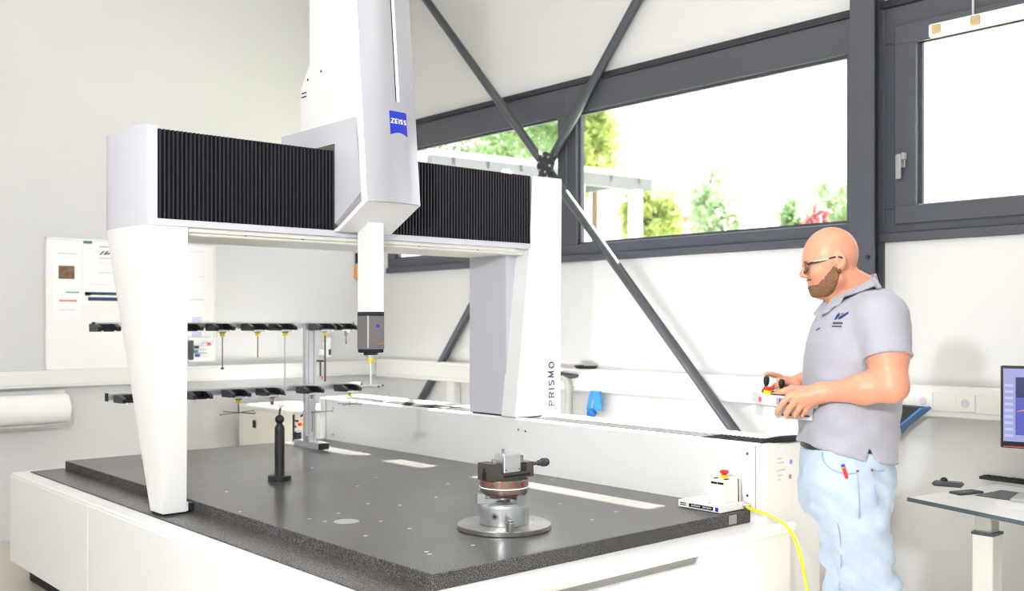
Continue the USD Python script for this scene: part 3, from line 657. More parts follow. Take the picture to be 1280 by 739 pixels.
sheet('white sheet with a small brown photograph near the edge of the whiteboard', 66, 101, 304, 398,
      [('photo', 'photo_brown', 73, 93, 332, 349), ('text_line', 'print_pale', 72, 96, 316, 318), ('text_line', 'print_pale', 74, 92, 322, 323), ('text_line', 'print_green', 82, 99, 364.5, 366.5), ('text_line', 'print_red', 74, 96, 375, 377), ('text_line', 'print_pale', 74, 94, 387, 388)])
tt, yb = sheet('white sheet with a navy logo and a wide navy banner, beside the white leg', 103, 158, 301, 382,
      [('tape', 'print_teal', 104, 115, 301, 305), ('text_line', 'print_grey', 124, 141, 308, 309.5), ('text_line', 'print_grey', 124, 141, 322.5, 323.6), ('text_line', 'print_pale', 124, 140, 329, 330), ('text_line', 'print_lilac', 122, 143, 340.5, 342),
       ('text_line', 'print_pale', 112, 136, 355, 356), ('banner', 'print_navy', 106, 158, 365, 369.5), ('banner', 'print_teal', 106, 113, 365, 370), ('banner', 'print_navy', 110, 158, 371.5, 376.5)])
def flat(poly_px, mm, nm, t, yb):
    P = [px_on(u, v, 'y', yb) for u, v in poly_px]; obj(nm, prism([(p[0], p[2]) for p in P], 'y', yb - .0027, yb - .001), mm, t)
flat([(124, 318.5), (126.5, 318.5), (131, 314), (128.5, 314)], 'print_navy', 'logo_stroke', tt, yb); flat([(129, 318.5), (132, 318.5), (136, 314), (133.5, 314)], 'print_navy', 'logo_stroke', tt, yb); flat([(132, 318.7), (135.5, 318.5), (142, 314), (138.5, 314.6)], 'print_navy', 'logo_stroke', tt, yb)
sheet('pale printed sheet beside the right edge of the whiteboard'.replace('right edge', 'far edge'), 229, 263, 308, 377, [('text_line', 'print_pale', 236, 255, 314, 315.5), ('text_line', 'print_pale', 236, 256, 345, 346), ('text_line', 'print_pale', 236, 255, 374, 375.5)])
for i, (v0, v1, l) in enumerate(((396, 405, 'upper small lilac note on the whiteboard'), (412, 421, 'lower small lilac note on the whiteboard'))):
    sheet(l, 240, 252, v0, v1, [], 'print_lilac')
yb = YW - .0185
q0, q1 = px_on(233, 424, 'y', yb), px_on(266, 452, 'y', yb)
mh = thing('marker_holder', 'white marker holder with four coloured marker ends on the whiteboard', 'holder', ((q0[0] + q1[0]) / 2, yb, q1[2]))
obj('tray', box(q0[0], q1[0], yb - .04, yb, q1[2], q0[2] + .01, .008), 'white_plastic', mh)
obj('eraser', box(q0[0] + .0, q0[0] + .035, yb - .06, yb - .02, q1[2] + .02, q0[2] - .01, .005), 'print_grey', mh)
for i, (m_, u, v, l) in enumerate((('print_black', 245, 434, 'black'), ('marker_green', 244, 439.5, 'green'), ('marker_blue', 246, 444.5, 'blue'), ('red', 260, 430.5, 'red'))):
    p = px_on(u, v, 'y', yb - .05); mk = thing('marker', f'{l} capped marker in the holder on the whiteboard', 'marker', tuple(p))
    obj('barrel', tube([p + [(-.05 if l == 'red' else .005), 0, 0], p + [(-.01 if l == 'red' else .095), 0, 0]], .0095, 12), 'white_plastic', mk)
    obj('cap', tube([p + [-.012, 0, 0], p + [.022, 0, 0]], .0105, 12), m_, mk)
# paper roll dispenser
k = thing('paper_roll', 'wide white paper roll in its holder under the trunking', 'paper roll', (2.2, YW - .12, .92))
obj('roll', tube([(1.75, YW - .13, .925), (2.44, YW - .13, .925)], .105, 32), 'paper_warm', k)
obj('core', tube([(2.44, YW - .13, .925), (2.46, YW - .13, .925)], .03, 16), 'timber_tan', k)
obj('bracket', cat_([box(2.462, 2.472, YW - .15, YW, .90, .95, .003), box(1.74, 2.47, YW - .012, YW, 1.02, 1.05, .003)]), 'white_plastic', k)
obj('tear_bar', box(1.75, 2.43, YW - .20, YW - .17, .808, .822, .003), 'hose_grey', k)
# control cabinet behind the machine
k = thing('control_cabinet', 'low white electrical cabinet with a switch panel standing behind the granite table', 'cabinet', (4.0, 7.05, 0))
cx0, cx1, cy0, cy1, cz = 3.79, 4.20, 6.75, 7.62, .862
cx0 = px_on(366, 515, 'y', cy0)[0]
obj('body', box(cx0, cx1, cy0, cy1, .05, cz, .006), 'cream_paint', k)
obj('top', box(cx0 - .012, cx1 + .01, cy0 - .01, cy1, cz, cz + .03, .006), 'white_paint', k)
obj('foot', box(cx0 + .03, cx1 - .03, cy0 + .03, cy1 - .03, 0, .05), 'rubber_black', k)
sp = obj('switch_panel', box(cx0 + .004, cx1 - .006, cy0 - .004, cy0 + .001, .10, cz - .01), 'cream_paint', k)
obj('edge_strip', box(cx0 - .002, cx0 + .012, cy0 - .006, cy0 + .002, .10, cz - .005), 'black_satin', sp)
def pbtn(u, v, r, m_, nm='button'):
    p = px_on(u, v, 'y', cy0 - .004); obj(nm, cyl(p, p + [0, -.012, 0], r, n=16), m_, sp)
pbtn(374.2, 530.5, .013, 'red'); pbtn(378.6, 530.5, .018, 'yellow', 'switch_plate'); pbtn(378.6, 530.5, .009, 'print_black', 'rotary_switch'); pbtn(371, 526.5, .009, 'print_black'); pbtn(368, 526, .006, 'print_black'); pbtn(368.7, 533.5, .008, 'print_grey')
p = px_on(371.5, 544, 'y', cy0 - .004); obj('cable_inlet', box(p[0] - .025, p[0] + .03, cy0 - .02, cy0 - .003, p[2] - .035, p[2] + .03, .006), 'rubber_black', sp)
p = px_on(378, 517, 'y', cy0 - .004); obj('handle', tube(spline([p + [-.015, -.005, -.02], p + [-.005, -.035, .0], p + [.02, -.035, .012]], 8), .007, 8), 'rubber_black', sp)
p = px_on(317.5, 530, 'x', cx0); obj('latch', box(cx0 - .015, cx0 + .002, p[1] - .035, p[1], p[2] - .03, p[2] + .03, .004), 'rubber_black', k)
# handheld thermometer hung on the trunking, and a pen-shaped probe
p = px_on(408, 436, 'y', YW - .05)
k = thing('handheld_thermometer', 'white handheld thermometer with a dark display hanging behind the rack', 'thermometer', tuple(p))
obj('body', box(p[0] - .012, p[0] + .045, p[1] - .015, p[1] + .02, p[2] - .075, p[2] + .10, .008), 'white_plastic', k)
obj('display', box(p[0] + .014, p[0] + .036, p[1] - .018, p[1] - .014, p[2] - .055, p[2] - .005, .003), 'print_black', k)
obj('clip', box(p[0] - .07, p[0] - .012, p[1] - .01, p[1] + .015, p[2] - .06, p[2] - .005, .004), 'white_plastic', k)
obj('bracket', box(p[0] - .01, p[0] + .04, p[1] + .02, YW, p[2] - .02, p[2] + .05), 'white_plastic', k)
p = px_on(401.5, 462, 'y', YW - .14)
k = thing('pen_probe', 'black pen-shaped probe with a red tip hanging on the trunking', 'probe', tuple(p))
obj('holder', box(p[0] - .02, p[0] + .025, p[1] - .01, YW - .09, p[2] + .065, p[2] + .08, .003), 'rubber_black', k)
obj('barrel', cyl(p + [-.008, 0, .07], p + [-.008, 0, -.06], .006, n=10), 'black_satin', k)
obj('sleeve', cyl(p + [.01, 0, .065], p + [.01, 0, -.055], .011, n=12), 'aluminium_light', k)
obj('tip', cyl(p + [.01, 0, -.055], p + [.01, 0, -.09], .006, .003, n=10), 'red', k)
# slim tool with an orange strip on the back wall beside the ram
p = px_on(445.5, 340, 'y', YF)
k = thing('wall_tool', 'slim tool with an orange strip hanging on the wall beside the white ram', 'tool', tuple(p))
obj('strip', box(p[0] - .012, p[0] + .008, YW - .02, YW, p[2] - .06, p[2] + .06, .003), 'signal_orange', k)
obj('body', box(p[0] + .008, p[0] + .05, YW - .025, YW, p[2] - .075, p[2] + .075, .004), 'hose_grey', k)
obj('hook', box(p[0] - .002, p[0] + .03, YW - .03, YW, p[2] + .075, p[2] + .17, .004), 'rubber_black', k)
# things on and under the trunking of the window wall
p = px_on(732, 456, 'x', XW - .05)
k = thing('black_tray', 'flat dark tray lying on the trunking behind the machine leg', 'tray', tuple(p))
obj('dish', lathe([(0, 0), (.07, 0), (.09, .02), (.085, .022), (.066, .006), (0, .006)], (XW - .045, p[1], 1.216), 28).apply_transform(np.eye(4)), 'black_satin', k)
p = px_on(708, 472, 'x', XW - .11)
k = thing('grey_hose', 'grey hose with a dark end hanging from the trunking beside the machine leg', 'hose', tuple(p))
hz = spline([p + [0, .05, .01], p + [0, -.01, -.02], px_on(711, 500, 'x', XW - .11), px_on(713, 530, 'x', XW - .11), px_on(716, 560, 'x', XW - .11)], 20)
obj('hose', tube(hz, .028, 14), 'hose_grey', k); obj('end', tube([p + [0, .06, .012], p + [0, -.11, .015]], [.03, .012], 12), 'brace_paint', k)
p = px_on(745, 489, 'x', XW - .1); q = px_on(743, 513, 'x', XW - .1)
k = thing('blue_cloth', 'blue cloth hanging from the trunking behind the guideway', 'cloth', tuple(p))
secs = []
for i in range(9):
    t = i / 8; c_ = p * (1 - t) + q * t; w = .045 + .035 * t; n = 28
    secs.append([(c_[0] + .02 * math.sin(a) + .008 * math.sin(5 * a + 3 * t), c_[1] + w * math.cos(a), c_[2]) for a in np.linspace(0, 2 * math.pi, n, endpoint=False)])
obj('cloth', loft(secs), 'cloth_blue', k, smooth=60)
p = px_on(739.5, 516.5, 'x', XW - .12)
k = thing('blue_ball', 'small bright blue ball just below the blue cloth', 'ball', tuple(p)); obj('ball', ball(p, .035, 3), 'ball_blue', k); obj('string', cyl(p + [.0, 0, .03], p + [.0, -.02, .1], .003, n=8), 'hose_grey', k)
# bag hung on the wall behind the man
p = px_on(1128, 520, 'x', XW - .12)
k = thing('tool_bag', 'black bag with a blue edge hanging on the wall behind the elbow of the man', 'bag', tuple(p))
y_, z_ = p[1], p[2]
obj('body', prism([(y_ - .14, z_ + .055), (y_ + .18, z_ + .06), (y_ + .18, z_ - .13), (y_ + .06, z_ - .14), (y_ - .02, z_ - .05)], 'x', XW - .2, XW - .095), 'bag_black', k)
obj('trim', prism([(y_ - .15, z_ + .05), (y_ - .14, z_ + .058), (y_ - .018, z_ - .048), (y_ + .062, z_ - .14), (y_ + .058, z_ - .147), (y_ - .024, z_ - .055)], 'x', XW - .205, XW - .092), 'blue_trim', k)

# ------------------------------------------------------------------ desk corner
d0 = px_on(1135, 622, 'z', .75)
dx0, dx1, dy1, dy0 = 4.30, 5.08, 2.27, .55
k = thing('desk', 'white height-adjustable desk with a dark edge beside the window wall', 'desk', ((dx0 + dx1) / 2, 1.5, 0))
P = [(4.405, 2.272), (5.08, 2.16), (4.9, .45), (4.02, .6), (4.225, 1.693)]
obj('desk_top', prism(P, 'z', .735, .752), 'desk_white', k)
obj('edge_band', cat_([prism(Polygon(P).buffer(.004, join_style=2).difference(Polygon(P)), 'z', .733, .7505)]), 'desk_edge', k)
lx, ly = 4.55, 1.98
obj('leg', box(lx - .04, lx + .04, ly - .035, ly + .035, .42, .735, .004), 'hose_grey', k, label='grey inner leg column')
obj('leg_sleeve', box(lx - .05, lx + .05, ly - .045, ly + .045, .05, .62, .004), 'white_paint', k)
obj('leg_collar', box(lx - .053, lx + .053, ly - .048, ly + .048, .61, .622), 'desk_edge', k)
obj('foot', box(lx - .33, lx + .33, ly - .04, ly + .04, 0, .05, .008), 'white_paint', k)
obj('cross_bar', box(lx - .03, lx + .03, .85, ly, .68, .733), 'hose_grey', k)
obj('leg', box(lx - .05, lx + .05, .80, .89, .05, .735, .004), 'white_paint', k); obj('foot', box(lx - .33, lx + .33, .80, .89, 0, .05, .008), 'white_paint', k)
# monitor turned towards the operator's chair
mo = np.array([4.66, 1.97]); md = np.array([.22, -1.0]); md /= np.linalg.norm(md); mn = np.array([-md[1], md[0]]) * -1   # along the screen, and the way it faces
k = thing('monitor', 'computer monitor with a blue screen standing on the white desk', 'monitor', (mo[0], mo[1], .752))
def mbox(a0, a1, f0, f1, z0, z1, b=0):           # along the screen, towards the viewer, up
    m = box(a0, a1, f0, f1, z0, z1, b); v = m.vertices.copy(); m.vertices = np.stack([mo[0] + v[:, 0] * md[0] + v[:, 1] * mn[0], mo[1] + v[:, 0] * md[1] + v[:, 1] * mn[1], v[:, 2]], 1)
    if m.volume < 0: m.invert()
    return m
MZ0, MZ1 = .985, 1.352
obj('casing', mbox(0, .62, -.03, 0, MZ0, MZ1, .004), 'black_satin', k)
for nm, rgb, st_ in (('screen_lilac', (150, 155, 205), 1), ('screen_blue', (80, 85, 175), 1), ('screen_navy', (24, 40, 92), 1), ('screen_pale', (178, 186, 216), 1), ('screen_orange', (190, 130, 110), 1)):
    MATS[nm] = usdkit.material(stage, '/World/Looks/' + nm, {'p': ('principled_bsdf', {'base_color': (.02, .02, .02), 'roughness': .25, 'emission_color': lin(*rgb), 'emission_strength': .9})}, [], surface='p.BSDF')
sc_ = obj('screen', mbox(.012, .608, -.002, .002, MZ0 + .03, MZ1 - .012), 'screen_lilac', k)
obj('screen_window', mbox(.062, .60, .0015, .003, MZ0 + .06, MZ1 - .05), 'screen_blue', sc_)
obj('screen_window', mbox(.064, .60, .0025, .004, MZ1 - .14, MZ1 - .05), 'screen_navy', sc_)
for i in range(9): obj('screen_row', mbox(.018, .052, .0015, .0025, MZ0 + .05 + i * .028, MZ0 + .062 + i * .028), 'screen_pale', sc_)
pts = [np.array([mo[0] + a * md[0] + .004 * mn[0], mo[1] + a * md[1] + .004 * mn[1], z]) for a, z in ((.07, 1.150), (.11, 1.16), (.2, 1.175), (.3, 1.185), (.45, 1.17))]
obj('screen_line', tube(spline(pts, 14), .003, 6), 'screen_orange', sc_)
obj('chin_strip', mbox(.012, .608, -.001, .003, MZ0 + .004, MZ0 + .009), 'print_red', k)
obj('stand', mbox(.12, .26, -.06, -.035, .77, MZ0 + .12, .004), 'aluminium_light', k)
obj('stand_foot', mbox(.05, .33, -.16, .06, .753, .77, .004), 'aluminium_light', k)
def desk_at(u, v, z=.752): return px_on(u, v, 'z', z)
def tilted(cx_, cy_, w, l, ang, z0, z1, b=.003):
    m = box(-w / 2, w / 2, -l / 2, l / 2, z0, z1, b); m.apply_transform(trimesh.transformations.rotation_matrix(ang, [0, 0, 1])); m.apply_translation((cx_, cy_, 0)); return m
p = desk_at(1255, 601); ka = 1.45
k = thing('keyboard', 'black keyboard lying on the white desk below the monitor', 'keyboard', tuple(p))
kb = obj('body', tilted(p[0], p[1] - .12, .44, .14, ka, .753, .768), 'black_satin', k)
keys = []
for r in range(5):
    for c_ in range(14):
        a = np.array([-.2 + c_ * .0295 + .003 * r, -.052 + r * .025]); R = np.array([[math.cos(ka), -math.sin(ka)], [math.sin(ka), math.cos(ka)]]) @ a
        keys.append(tilted(p[0] + R[0], p[1] - .12 + R[1], .024, .02, ka, .767, .773, .002))
obj('keys', cat_(keys), 'rubber_black', k, kind='stuff')
p = desk_at(1185, 608)
k = thing('space_mouse', 'dark low mouse puck lying on the corner of the white desk', 'mouse', tuple(p))
obj('puck', tilted(p[0], p[1], .07, .14, .3, .752, .775, .01), 'brace_paint', k); obj('wheel', ball((p[0] + .0, p[1] + .02, .776), .018, 2), 'black_satin', k)
p = desk_at(1208, 617)
k = thing('phone', 'dark flat phone lying at the front of the white desk', 'phone', tuple(p))
obj('case', tilted(p[0], p[1], .07, .15, 1.25, .7525, .762, .004), 'brace_paint', k); obj('glass', tilted(p[0], p[1], .062, .138, 1.25, .761, .7632, .001), 'black_satin', k)
p = desk_at(1270, 632)
k = thing('desk_paper', 'white sheet of paper lying at the near edge of the desk', 'paper', tuple(p))
obj('page', tilted(p[0] + .03, p[1] - .06, .21, .297, .5, .7525, .754, .0005), 'paper', k)
p = desk_at(1262, 596)
k = thing('mouse_pad', 'dark mouse pad on the desk behind the keyboard', 'mouse pad', (4.75, 2.02, .752)); obj('pad', tilted(4.78, 1.98, .2, .24, 1.5, .7522, .7545, .001), 'brace_paint', k)
k = thing('desk_cable', 'grey cable hanging under the white desk beside its leg', 'cable', (4.62, 1.75, .4))
obj('cable', tube(spline([(4.62, 1.85, .73), (4.6, 1.80, .5), (4.64, 1.72, .25), (4.75, 1.65, .02), (4.95, 1.7, .012)], 30), .007, 8), 'hose_grey', k)
k = thing('desk_cable', 'dark cable hanging from the desk below the monitor', 'cable', (4.4, 1.6, .4))
obj('cable', tube(spline([(4.50, 1.63, .73), (4.45, 1.66, .55), (4.45, 1.68, .42), (4.5, 1.66, .38), (4.6, 1.6, .45), (4.66, 1.55, .73)], 30), .008, 8), 'rubber_black', k)

# ------------------------------------------------------------------ outside the windows
mat('lawn', (150, 152, 130), .9, var=.3, scale=1.5)
mat('carport_white', (196, 200, 204), .5)
mat('carport_grey', (112, 116, 122), .5)
mat('bark', (110, 95, 80), .9)
mat('house_wall', (240, 236, 228), .8); mat('house_roof', (190, 120, 105), .8)
def leafmat(name, a, b):
    MATS[name] = usdkit.material(stage, '/World/Looks/' + name, {'g': ('geometry', {}), 'r': ('rgb_ramp', {'ramp': [(0, lin(*a)), (1, lin(*b))]}), 'd': ('diffuse_bsdf', {}), 't': ('translucent_bsdf', {}), 'm': ('mix_closure', {'fac': .45})},
        [('g.random_per_island', 'r.fac'), ('r.color', 'd.color'), ('r.color', 't.color'), ('d.BSDF', 'm.closure1'), ('t.BSDF', 'm.closure2')], surface='m.closure')
    return name
leafmat('leaf_fresh', (185, 200, 125), (225, 232, 165)); leafmat('leaf_deep', (140, 168, 125), (200, 214, 160)); leafmat('leaf_pale', (185, 205, 172), (218, 228, 198)); leafmat('leaf_red', (190, 130, 135), (215, 160, 150))
struct('ground', box(5.6, 60, -25, 60, -.5, -.35), 'lawn')
def out_at(u, v, d):
    return np.array([0, 0, EYE]) + d * (FWD + (u - UC) / FPX * RIGHT - (v - VH) / FPX * UP)
def tree(label, u, v0, v1, halfw, d, mt, cone=False, n=2600, seed=1, extra=None):
    rg = np.random.default_rng(seed); top, low = out_at(u, v0, d), out_at(u, v1, d); c = (top + low) / 2; hz = (top[2] - low[2]) / 2; hw = halfw * d / FPX
    t = thing('tree', label, 'tree', (c[0], c[1], -.35), group='trees outside the windows')
    obj('trunk', tube([(c[0], c[1], -.35), (c[0] + .05, c[1], c[2] - hz * .3), (c[0], c[1] + .05, c[2] + hz * .5)], [hw * .09 + .04, hw * .06 + .03, .02], 10), 'bark', t)
    nb = 26; cl = []
    while len(cl) < nb:
        p = rg.uniform(-1, 1, 3)
        if np.linalg.norm(p) < 1 and (not cone or math.hypot(p[0], p[1]) < (1.05 - p[2]) * .55): cl.append(p)
    cl = np.array(cl); br = []
    for p in cl[:10]: br.append(tube([c + [0, 0, -hz * .3 + p[2] * hz * .3], c + p * [hw, hw, hz] * .8], [.03, .01], 6))
    obj('branches', cat_(br), 'bark', t, kind='stuff')
    P = c + (cl[rg.integers(0, nb, n)] + rg.normal(0, .17, (n, 3))) * [hw, hw, hz]
    s = rg.uniform(.06, .13, n) * (d / 20) ** .5; A = rg.normal(0, 1, (n, 3)); A /= np.linalg.norm(A, axis=1, keepdims=True); B = np.cross(A, rg.normal(0, 1, (n, 3))); B /= np.linalg.norm(B, axis=1, keepdims=True); C_ = np.cross(A, B)
    V = np.stack([P - A * s[:, None], P + B * s[:, None] * .5 + C_ * .01, P + A * s[:, None], P - B * s[:, None] * .5 + C_ * .01], 1).reshape(-1, 3)
    i = np.arange(n)[:, None] * 4; F = np.concatenate([i + [0, 1, 2], i + [0, 2, 3]])
    obj('foliage', trimesh.Trimesh(V, F, process=False), mt, t, smooth=False, kind='stuff')
tree('tall broad tree behind the white carport', 632, 110, 228, 125, 24, 'leaf_deep', n=6000, seed=3)
tree('fresh green tree at the mullion side of the wide window', 742, 128, 240, 30, 22, 'leaf_fresh', n=2200, seed=4)
tree('round yellow-green bush tree beside the carport post', 812, 236, 318, 32, 16, 'leaf_fresh', n=2600, seed=5)
tree('tall pale conical tree in the middle of the wide window', 890, 186, 330, 42, 26, 'leaf_pale', cone=True, n=3000, seed=6)
tree('small dark green tree low in the wide window near the column', 992, 246, 330, 30, 28, 'leaf_deep', cone=True, n=1800, seed=7)
tree('light green tree at the column edge of the wide window', 1042, 222, 330, 34, 27, 'leaf_pale', n=2200, seed=8)
tree('reddish shrub low in the wide window', 1020, 256, 330, 14, 25, 'leaf_red', n=700, seed=9)
# carport
k = thing('carport', 'white carport with grey roof beams outside the wide window', 'carport', tuple(out_at(700, 402, 14) * [1, 1, 0] + [0, 0, -.35]))
a, b = out_at(540, 222, 13.2), out_at(815, 232, 15.5); zr = 3.70; a[2] = b[2] = zr; dv = (b - a) / np.linalg.norm(b - a); nv = np.array([dv[1], -dv[0], 0]) * -1
if nv @ FWD < 0: nv = -nv
def slab(o, l, w, z0, z1, m_, nm, par):
    P = [(o[0], o[1]), tuple((o + dv * l)[:2]), tuple((o + dv * l + nv * w)[:2]), tuple((o + nv * w)[:2])]; obj(nm, prism(P, 'z', z0, z1), m_, par)
L = np.linalg.norm(b - a)
slab(a, L, 3.2, zr + .02, zr + .10, 'carport_white', 'roof', k); slab(a, L, .12, zr - .16, zr + .02, 'carport_grey', 'beam', k); slab(a + nv * 3.0, L, .12, zr - .16, zr + .02, 'carport_grey', 'beam', k)
for s in (.1, L * .3, L * .62, L - .35): slab(a + dv * s, .16, .16, -.35, zr - .16, 'carport_white', 'post', k)
for s in (.1, L - .35): slab(a + dv * s + nv * 2.9, .16, .16, -.35, zr - .16, 'carport_white', 'post', k)
slab(a + dv * (L * .64) + nv * .4, L * .26, .06, -.35, 2.75, 'carport_white', 'side_panel', k)
for s in np.linspace(.3, L - .3, 7): slab(a + dv * s, .06, 3.1, zr - .08, zr + .02, 'carport_grey', 'rafter', k)
for s, e in ((.1, L * .3), (L * .62, L * .3)):
    p0 = a + dv * s; p1 = a + dv * e; p0 = p0 + [0, 0, -1.2]; p1 = p1 + [0, 0, -.1]; obj('strut', tube([p0, p1], .05, 8), 'carport_white', k)
p = out_at(855, 285, 55)
k = thing('house', 'distant pale house with a reddish roof between two trees outside', 'house', (p[0], p[1], -.35))
obj('wall', box(p[0] - 2, p[0] + 4, p[1] - 2.5, p[1] + 2.5, -.35, p[2]), 'house_wall', k)
obj('roof', prism([(p[1] - 2.9, p[2]), (p[1] + 2.9, p[2]), (p[1], p[2] + 1.0)], 'x', p[0] - 2.2, p[0] + 4.2), 'house_roof', k)
for dy in (-1.3, .9):
    w_ = obj('window', box(p[0] - 2.03, p[0] - 1.99, p[1] + dy - .45, p[1] + dy + .45, p[2] - 1.6, p[2] - .5), 'carport_grey', k)

# ------------------------------------------------------------------ the man
mat('skin', (216, 150, 122), .40, var=.05, scale=25, bump=.05, bscale=900, subsurface_weight=.06, subsurface_radius=(.9, .35, .2), subsurface_scale=.008, specular_ior_level=.4)
mat('shirt_grey', (166, 166, 178), .9, var=.16, scale=420, bump=.12, bscale=1400, sheen_weight=.15)
mat('shirt_dark', (88, 90, 100), .9)
mat('denim', (180, 197, 216), .85, var=.14, scale=14, bump=.15, bscale=900)
mat('denim_seam', (150, 170, 195), .85)
mat('beard_hair', (126, 90, 66), .8, var=.55, scale=260, bump=.6, bscale=900)
mat('belt_black', (40, 42, 50), .5)
mat('frame_black', (26, 26, 30), .3); mat('frame_pale', (205, 205, 205), .3)
mat('eye_white', (225, 222, 218), .2); mat('lip', (205, 120, 105), .45)
mat('copper', (170, 95, 70), .35, metal=.8)
mat('logo_navy', (28, 48, 110), .7)
mat('shoe', (60, 62, 70), .6)
MATS['lens'] = usdkit.material(stage, '/World/Looks/lens', {'t': ('transparent_bsdf', {'color': (.75, .74, .74)}), 'g': ('glossy_bsdf', {'color': (1, 1, 1), 'roughness': .05}), 'm': ('mix_closure', {'fac': .12})}, [('t.BSDF', 'm.closure1'), ('g.BSDF', 'm.closure2')], surface='m.closure')

D0 = 3.43                                        # distance of the man's middle; he faces the machine, his own left side towards us
R0 = (1075 - UC) / FPX * D0
FX, LY = -RIGHT, -FWD                            # his forward and his left
PB = R0 * RIGHT + D0 * FWD
def toW(p): p = np.asarray(p, float); return PB + p[..., :1] * FX + p[..., 1:2] * LY + p[..., 2:3] * UP
def loc(u, v, y=0.0):
    d = D0 - y; return np.array([R0 - (u - UC) / FPX * d, y, EYE - (v - VH) / FPX * d])

# distance fields
def rc(p, a, b, ra, rb):                         # round cone
    a, b = np.array(a, float), np.array(b, float); ba = b - a; t = np.clip(((p - a) @ ba) / (ba @ ba), 0, 1)
    return np.linalg.norm(p - a - t[..., None] * ba, axis=-1) - (ra + (rb - ra) * t)
def ell(p, c, r, R=None):
    q = p - np.array(c, float)
    if R is not None: q = q @ R
    r = np.array(r, float); k0 = np.linalg.norm(q / r, axis=-1); k1 = np.linalg.norm(q / (r * r), axis=-1)
    return k0 * (k0 - 1) / np.maximum(k1, 1e-9)
def smin(k, *ds):
    o = ds[0]
    for d in ds[1:]:
        h = np.clip(.5 + .5 * (d - o) / k, 0, 1); o = d * (1 - h) + o * h - k * h * (1 - h)
    return o
def smax(k, a, b): return -smin(k, -a, -b)
def rotm(ax, deg): return trimesh.transformations.rotation_matrix(math.radians(deg), ax)[:3, :3]

def snet(f, lo, hi, h, keep=None):
    """surface nets: the zero surface of f inside the box"""
    lo, hi = np.array(lo, float), np.array(hi, float); n = np.maximum(np.ceil((hi - lo) / h).astype(int) + 1, 2)
    ax = [lo[i] + h * np.arange(n[i]) for i in range(3)]
    D = np.empty(n, np.float32)
    for i0 in range(0, n[0], 24):
        P = np.stack(np.meshgrid(ax[0][i0:i0 + 24], ax[1], ax[2], indexing='ij'), -1); D[i0:i0 + 24] = f(P)
    S = D < 0; c = n - 1
    cnt = np.zeros(c, np.int8)
    for d in np.ndindex(2, 2, 2): cnt += S[d[0]:d[0] + c[0], d[1]:d[1] + c[1], d[2]:d[2] + c[2]]
    act = (cnt > 0) & (cnt < 8); idx = -np.ones(c, np.int64); ci = np.argwhere(act); idx[act] = np.arange(len(ci))
    acc = np.zeros((len(ci), 3)); num = np.zeros(len(ci))
    cor = list(np.ndindex(2, 2, 2))
    for a in cor:
        for ax_ in range(3):
            if a[ax_]: continue
            b = list(a); b[ax_] = 1
            da, db = D[tuple((ci + a).T)], D[tuple((ci + b).T)]; m = (da < 0) != (db < 0); t = np.where(m, da / np.where(m, da - db, 1), 0)
            q = np.array(a, float)[None].repeat(len(ci), 0); q[:, ax_] = t; acc[m] += q[m]; num[m] += 1
    V = lo + h * (ci + acc / num[:, None]); F = []
    for ax_ in range(3):
        u, w = [(1, 2), (2, 0), (0, 1)][ax_]
        sl0 = [slice(1, c[i]) for i in range(3)]; sl0[ax_] = slice(0, c[ax_]); sl1 = list(sl0); sl1[ax_] = slice(1, c[ax_] + 1)
        A, B = S[tuple(sl0)], S[tuple(sl1)]
        e = np.argwhere(A != B); 
        if not len(e): continue
        flip = B[tuple(e.T)]
        e = e + [0 if i == ax_ else 1 for i in range(3)]
        def at(du, dw): q = e.copy(); q[:, u] -= du; q[:, w] -= dw; return idx[tuple(q.T)]
        q0, q1, q2, q3 = at(1, 1), at(0, 1), at(0, 0), at(1, 0)
        a_, b_ = np.where(flip, q3, q1), np.where(flip, q1, q3)
        F += [np.stack([q0, a_, q2], 1), np.stack([q0, q2, b_], 1)]
    F = np.concatenate(F); F = F[(F >= 0).all(1)]
    m = trimesh.Trimesh(V, F, process=False)
    return m

def smooth(m, it=6):
    """evens the surface out without shrinking it (two opposite steps, each towards the plain mean of the neighbours)"""
    from scipy.sparse import coo_matrix, diags
    n, e = len(m.vertices), np.vstack([m.faces[:, [0, 1]], m.faces[:, [1, 2]], m.faces[:, [2, 0]]]); e = np.vstack([e, e[:, ::-1]])
    A = coo_matrix((np.ones(len(e)), (e[:, 0], e[:, 1])), (n, n)).tocsr(); A.data[:] = 1; A = diags(1 / np.maximum(np.asarray(A.sum(1)).ravel(), 1)) @ A
    V = np.array(m.vertices)
    for _ in range(it): V = V + .5 * (A @ V - V); V = V - .52 * (A @ V - V)
    m.vertices = V; return m
def W_(m): m = m.copy(); m.vertices = toW(m.vertices); return m if m.volume > 0 else (m.invert() or m)

# --- landmarks (measured in the picture, at the depth of each limb)
HD = loc(1046, 329, 0)                           # ear canal, on the middle plane
HY = rotm([0, 0, 1], -12)                        # head turned a little away from us, towards the table
HS = np.array([.94, 1.0, 1.0])
def hp(p): return ((np.asarray(p, float) * HS) @ HY.T) + HD   # head frame -> body frame
def toH(p): return ((p - HD) @ HY) / HS
SHL, SHR = loc(1103, 396, .185), loc(1096, 396, -.185)
ELL, ELR = loc(1115, 483, .265), loc(1104, 488, -.25)
WRL, WRR = loc(1026, 491, .135), loc(1004, 478, -.115)
NB = loc(1080, 368, 0)

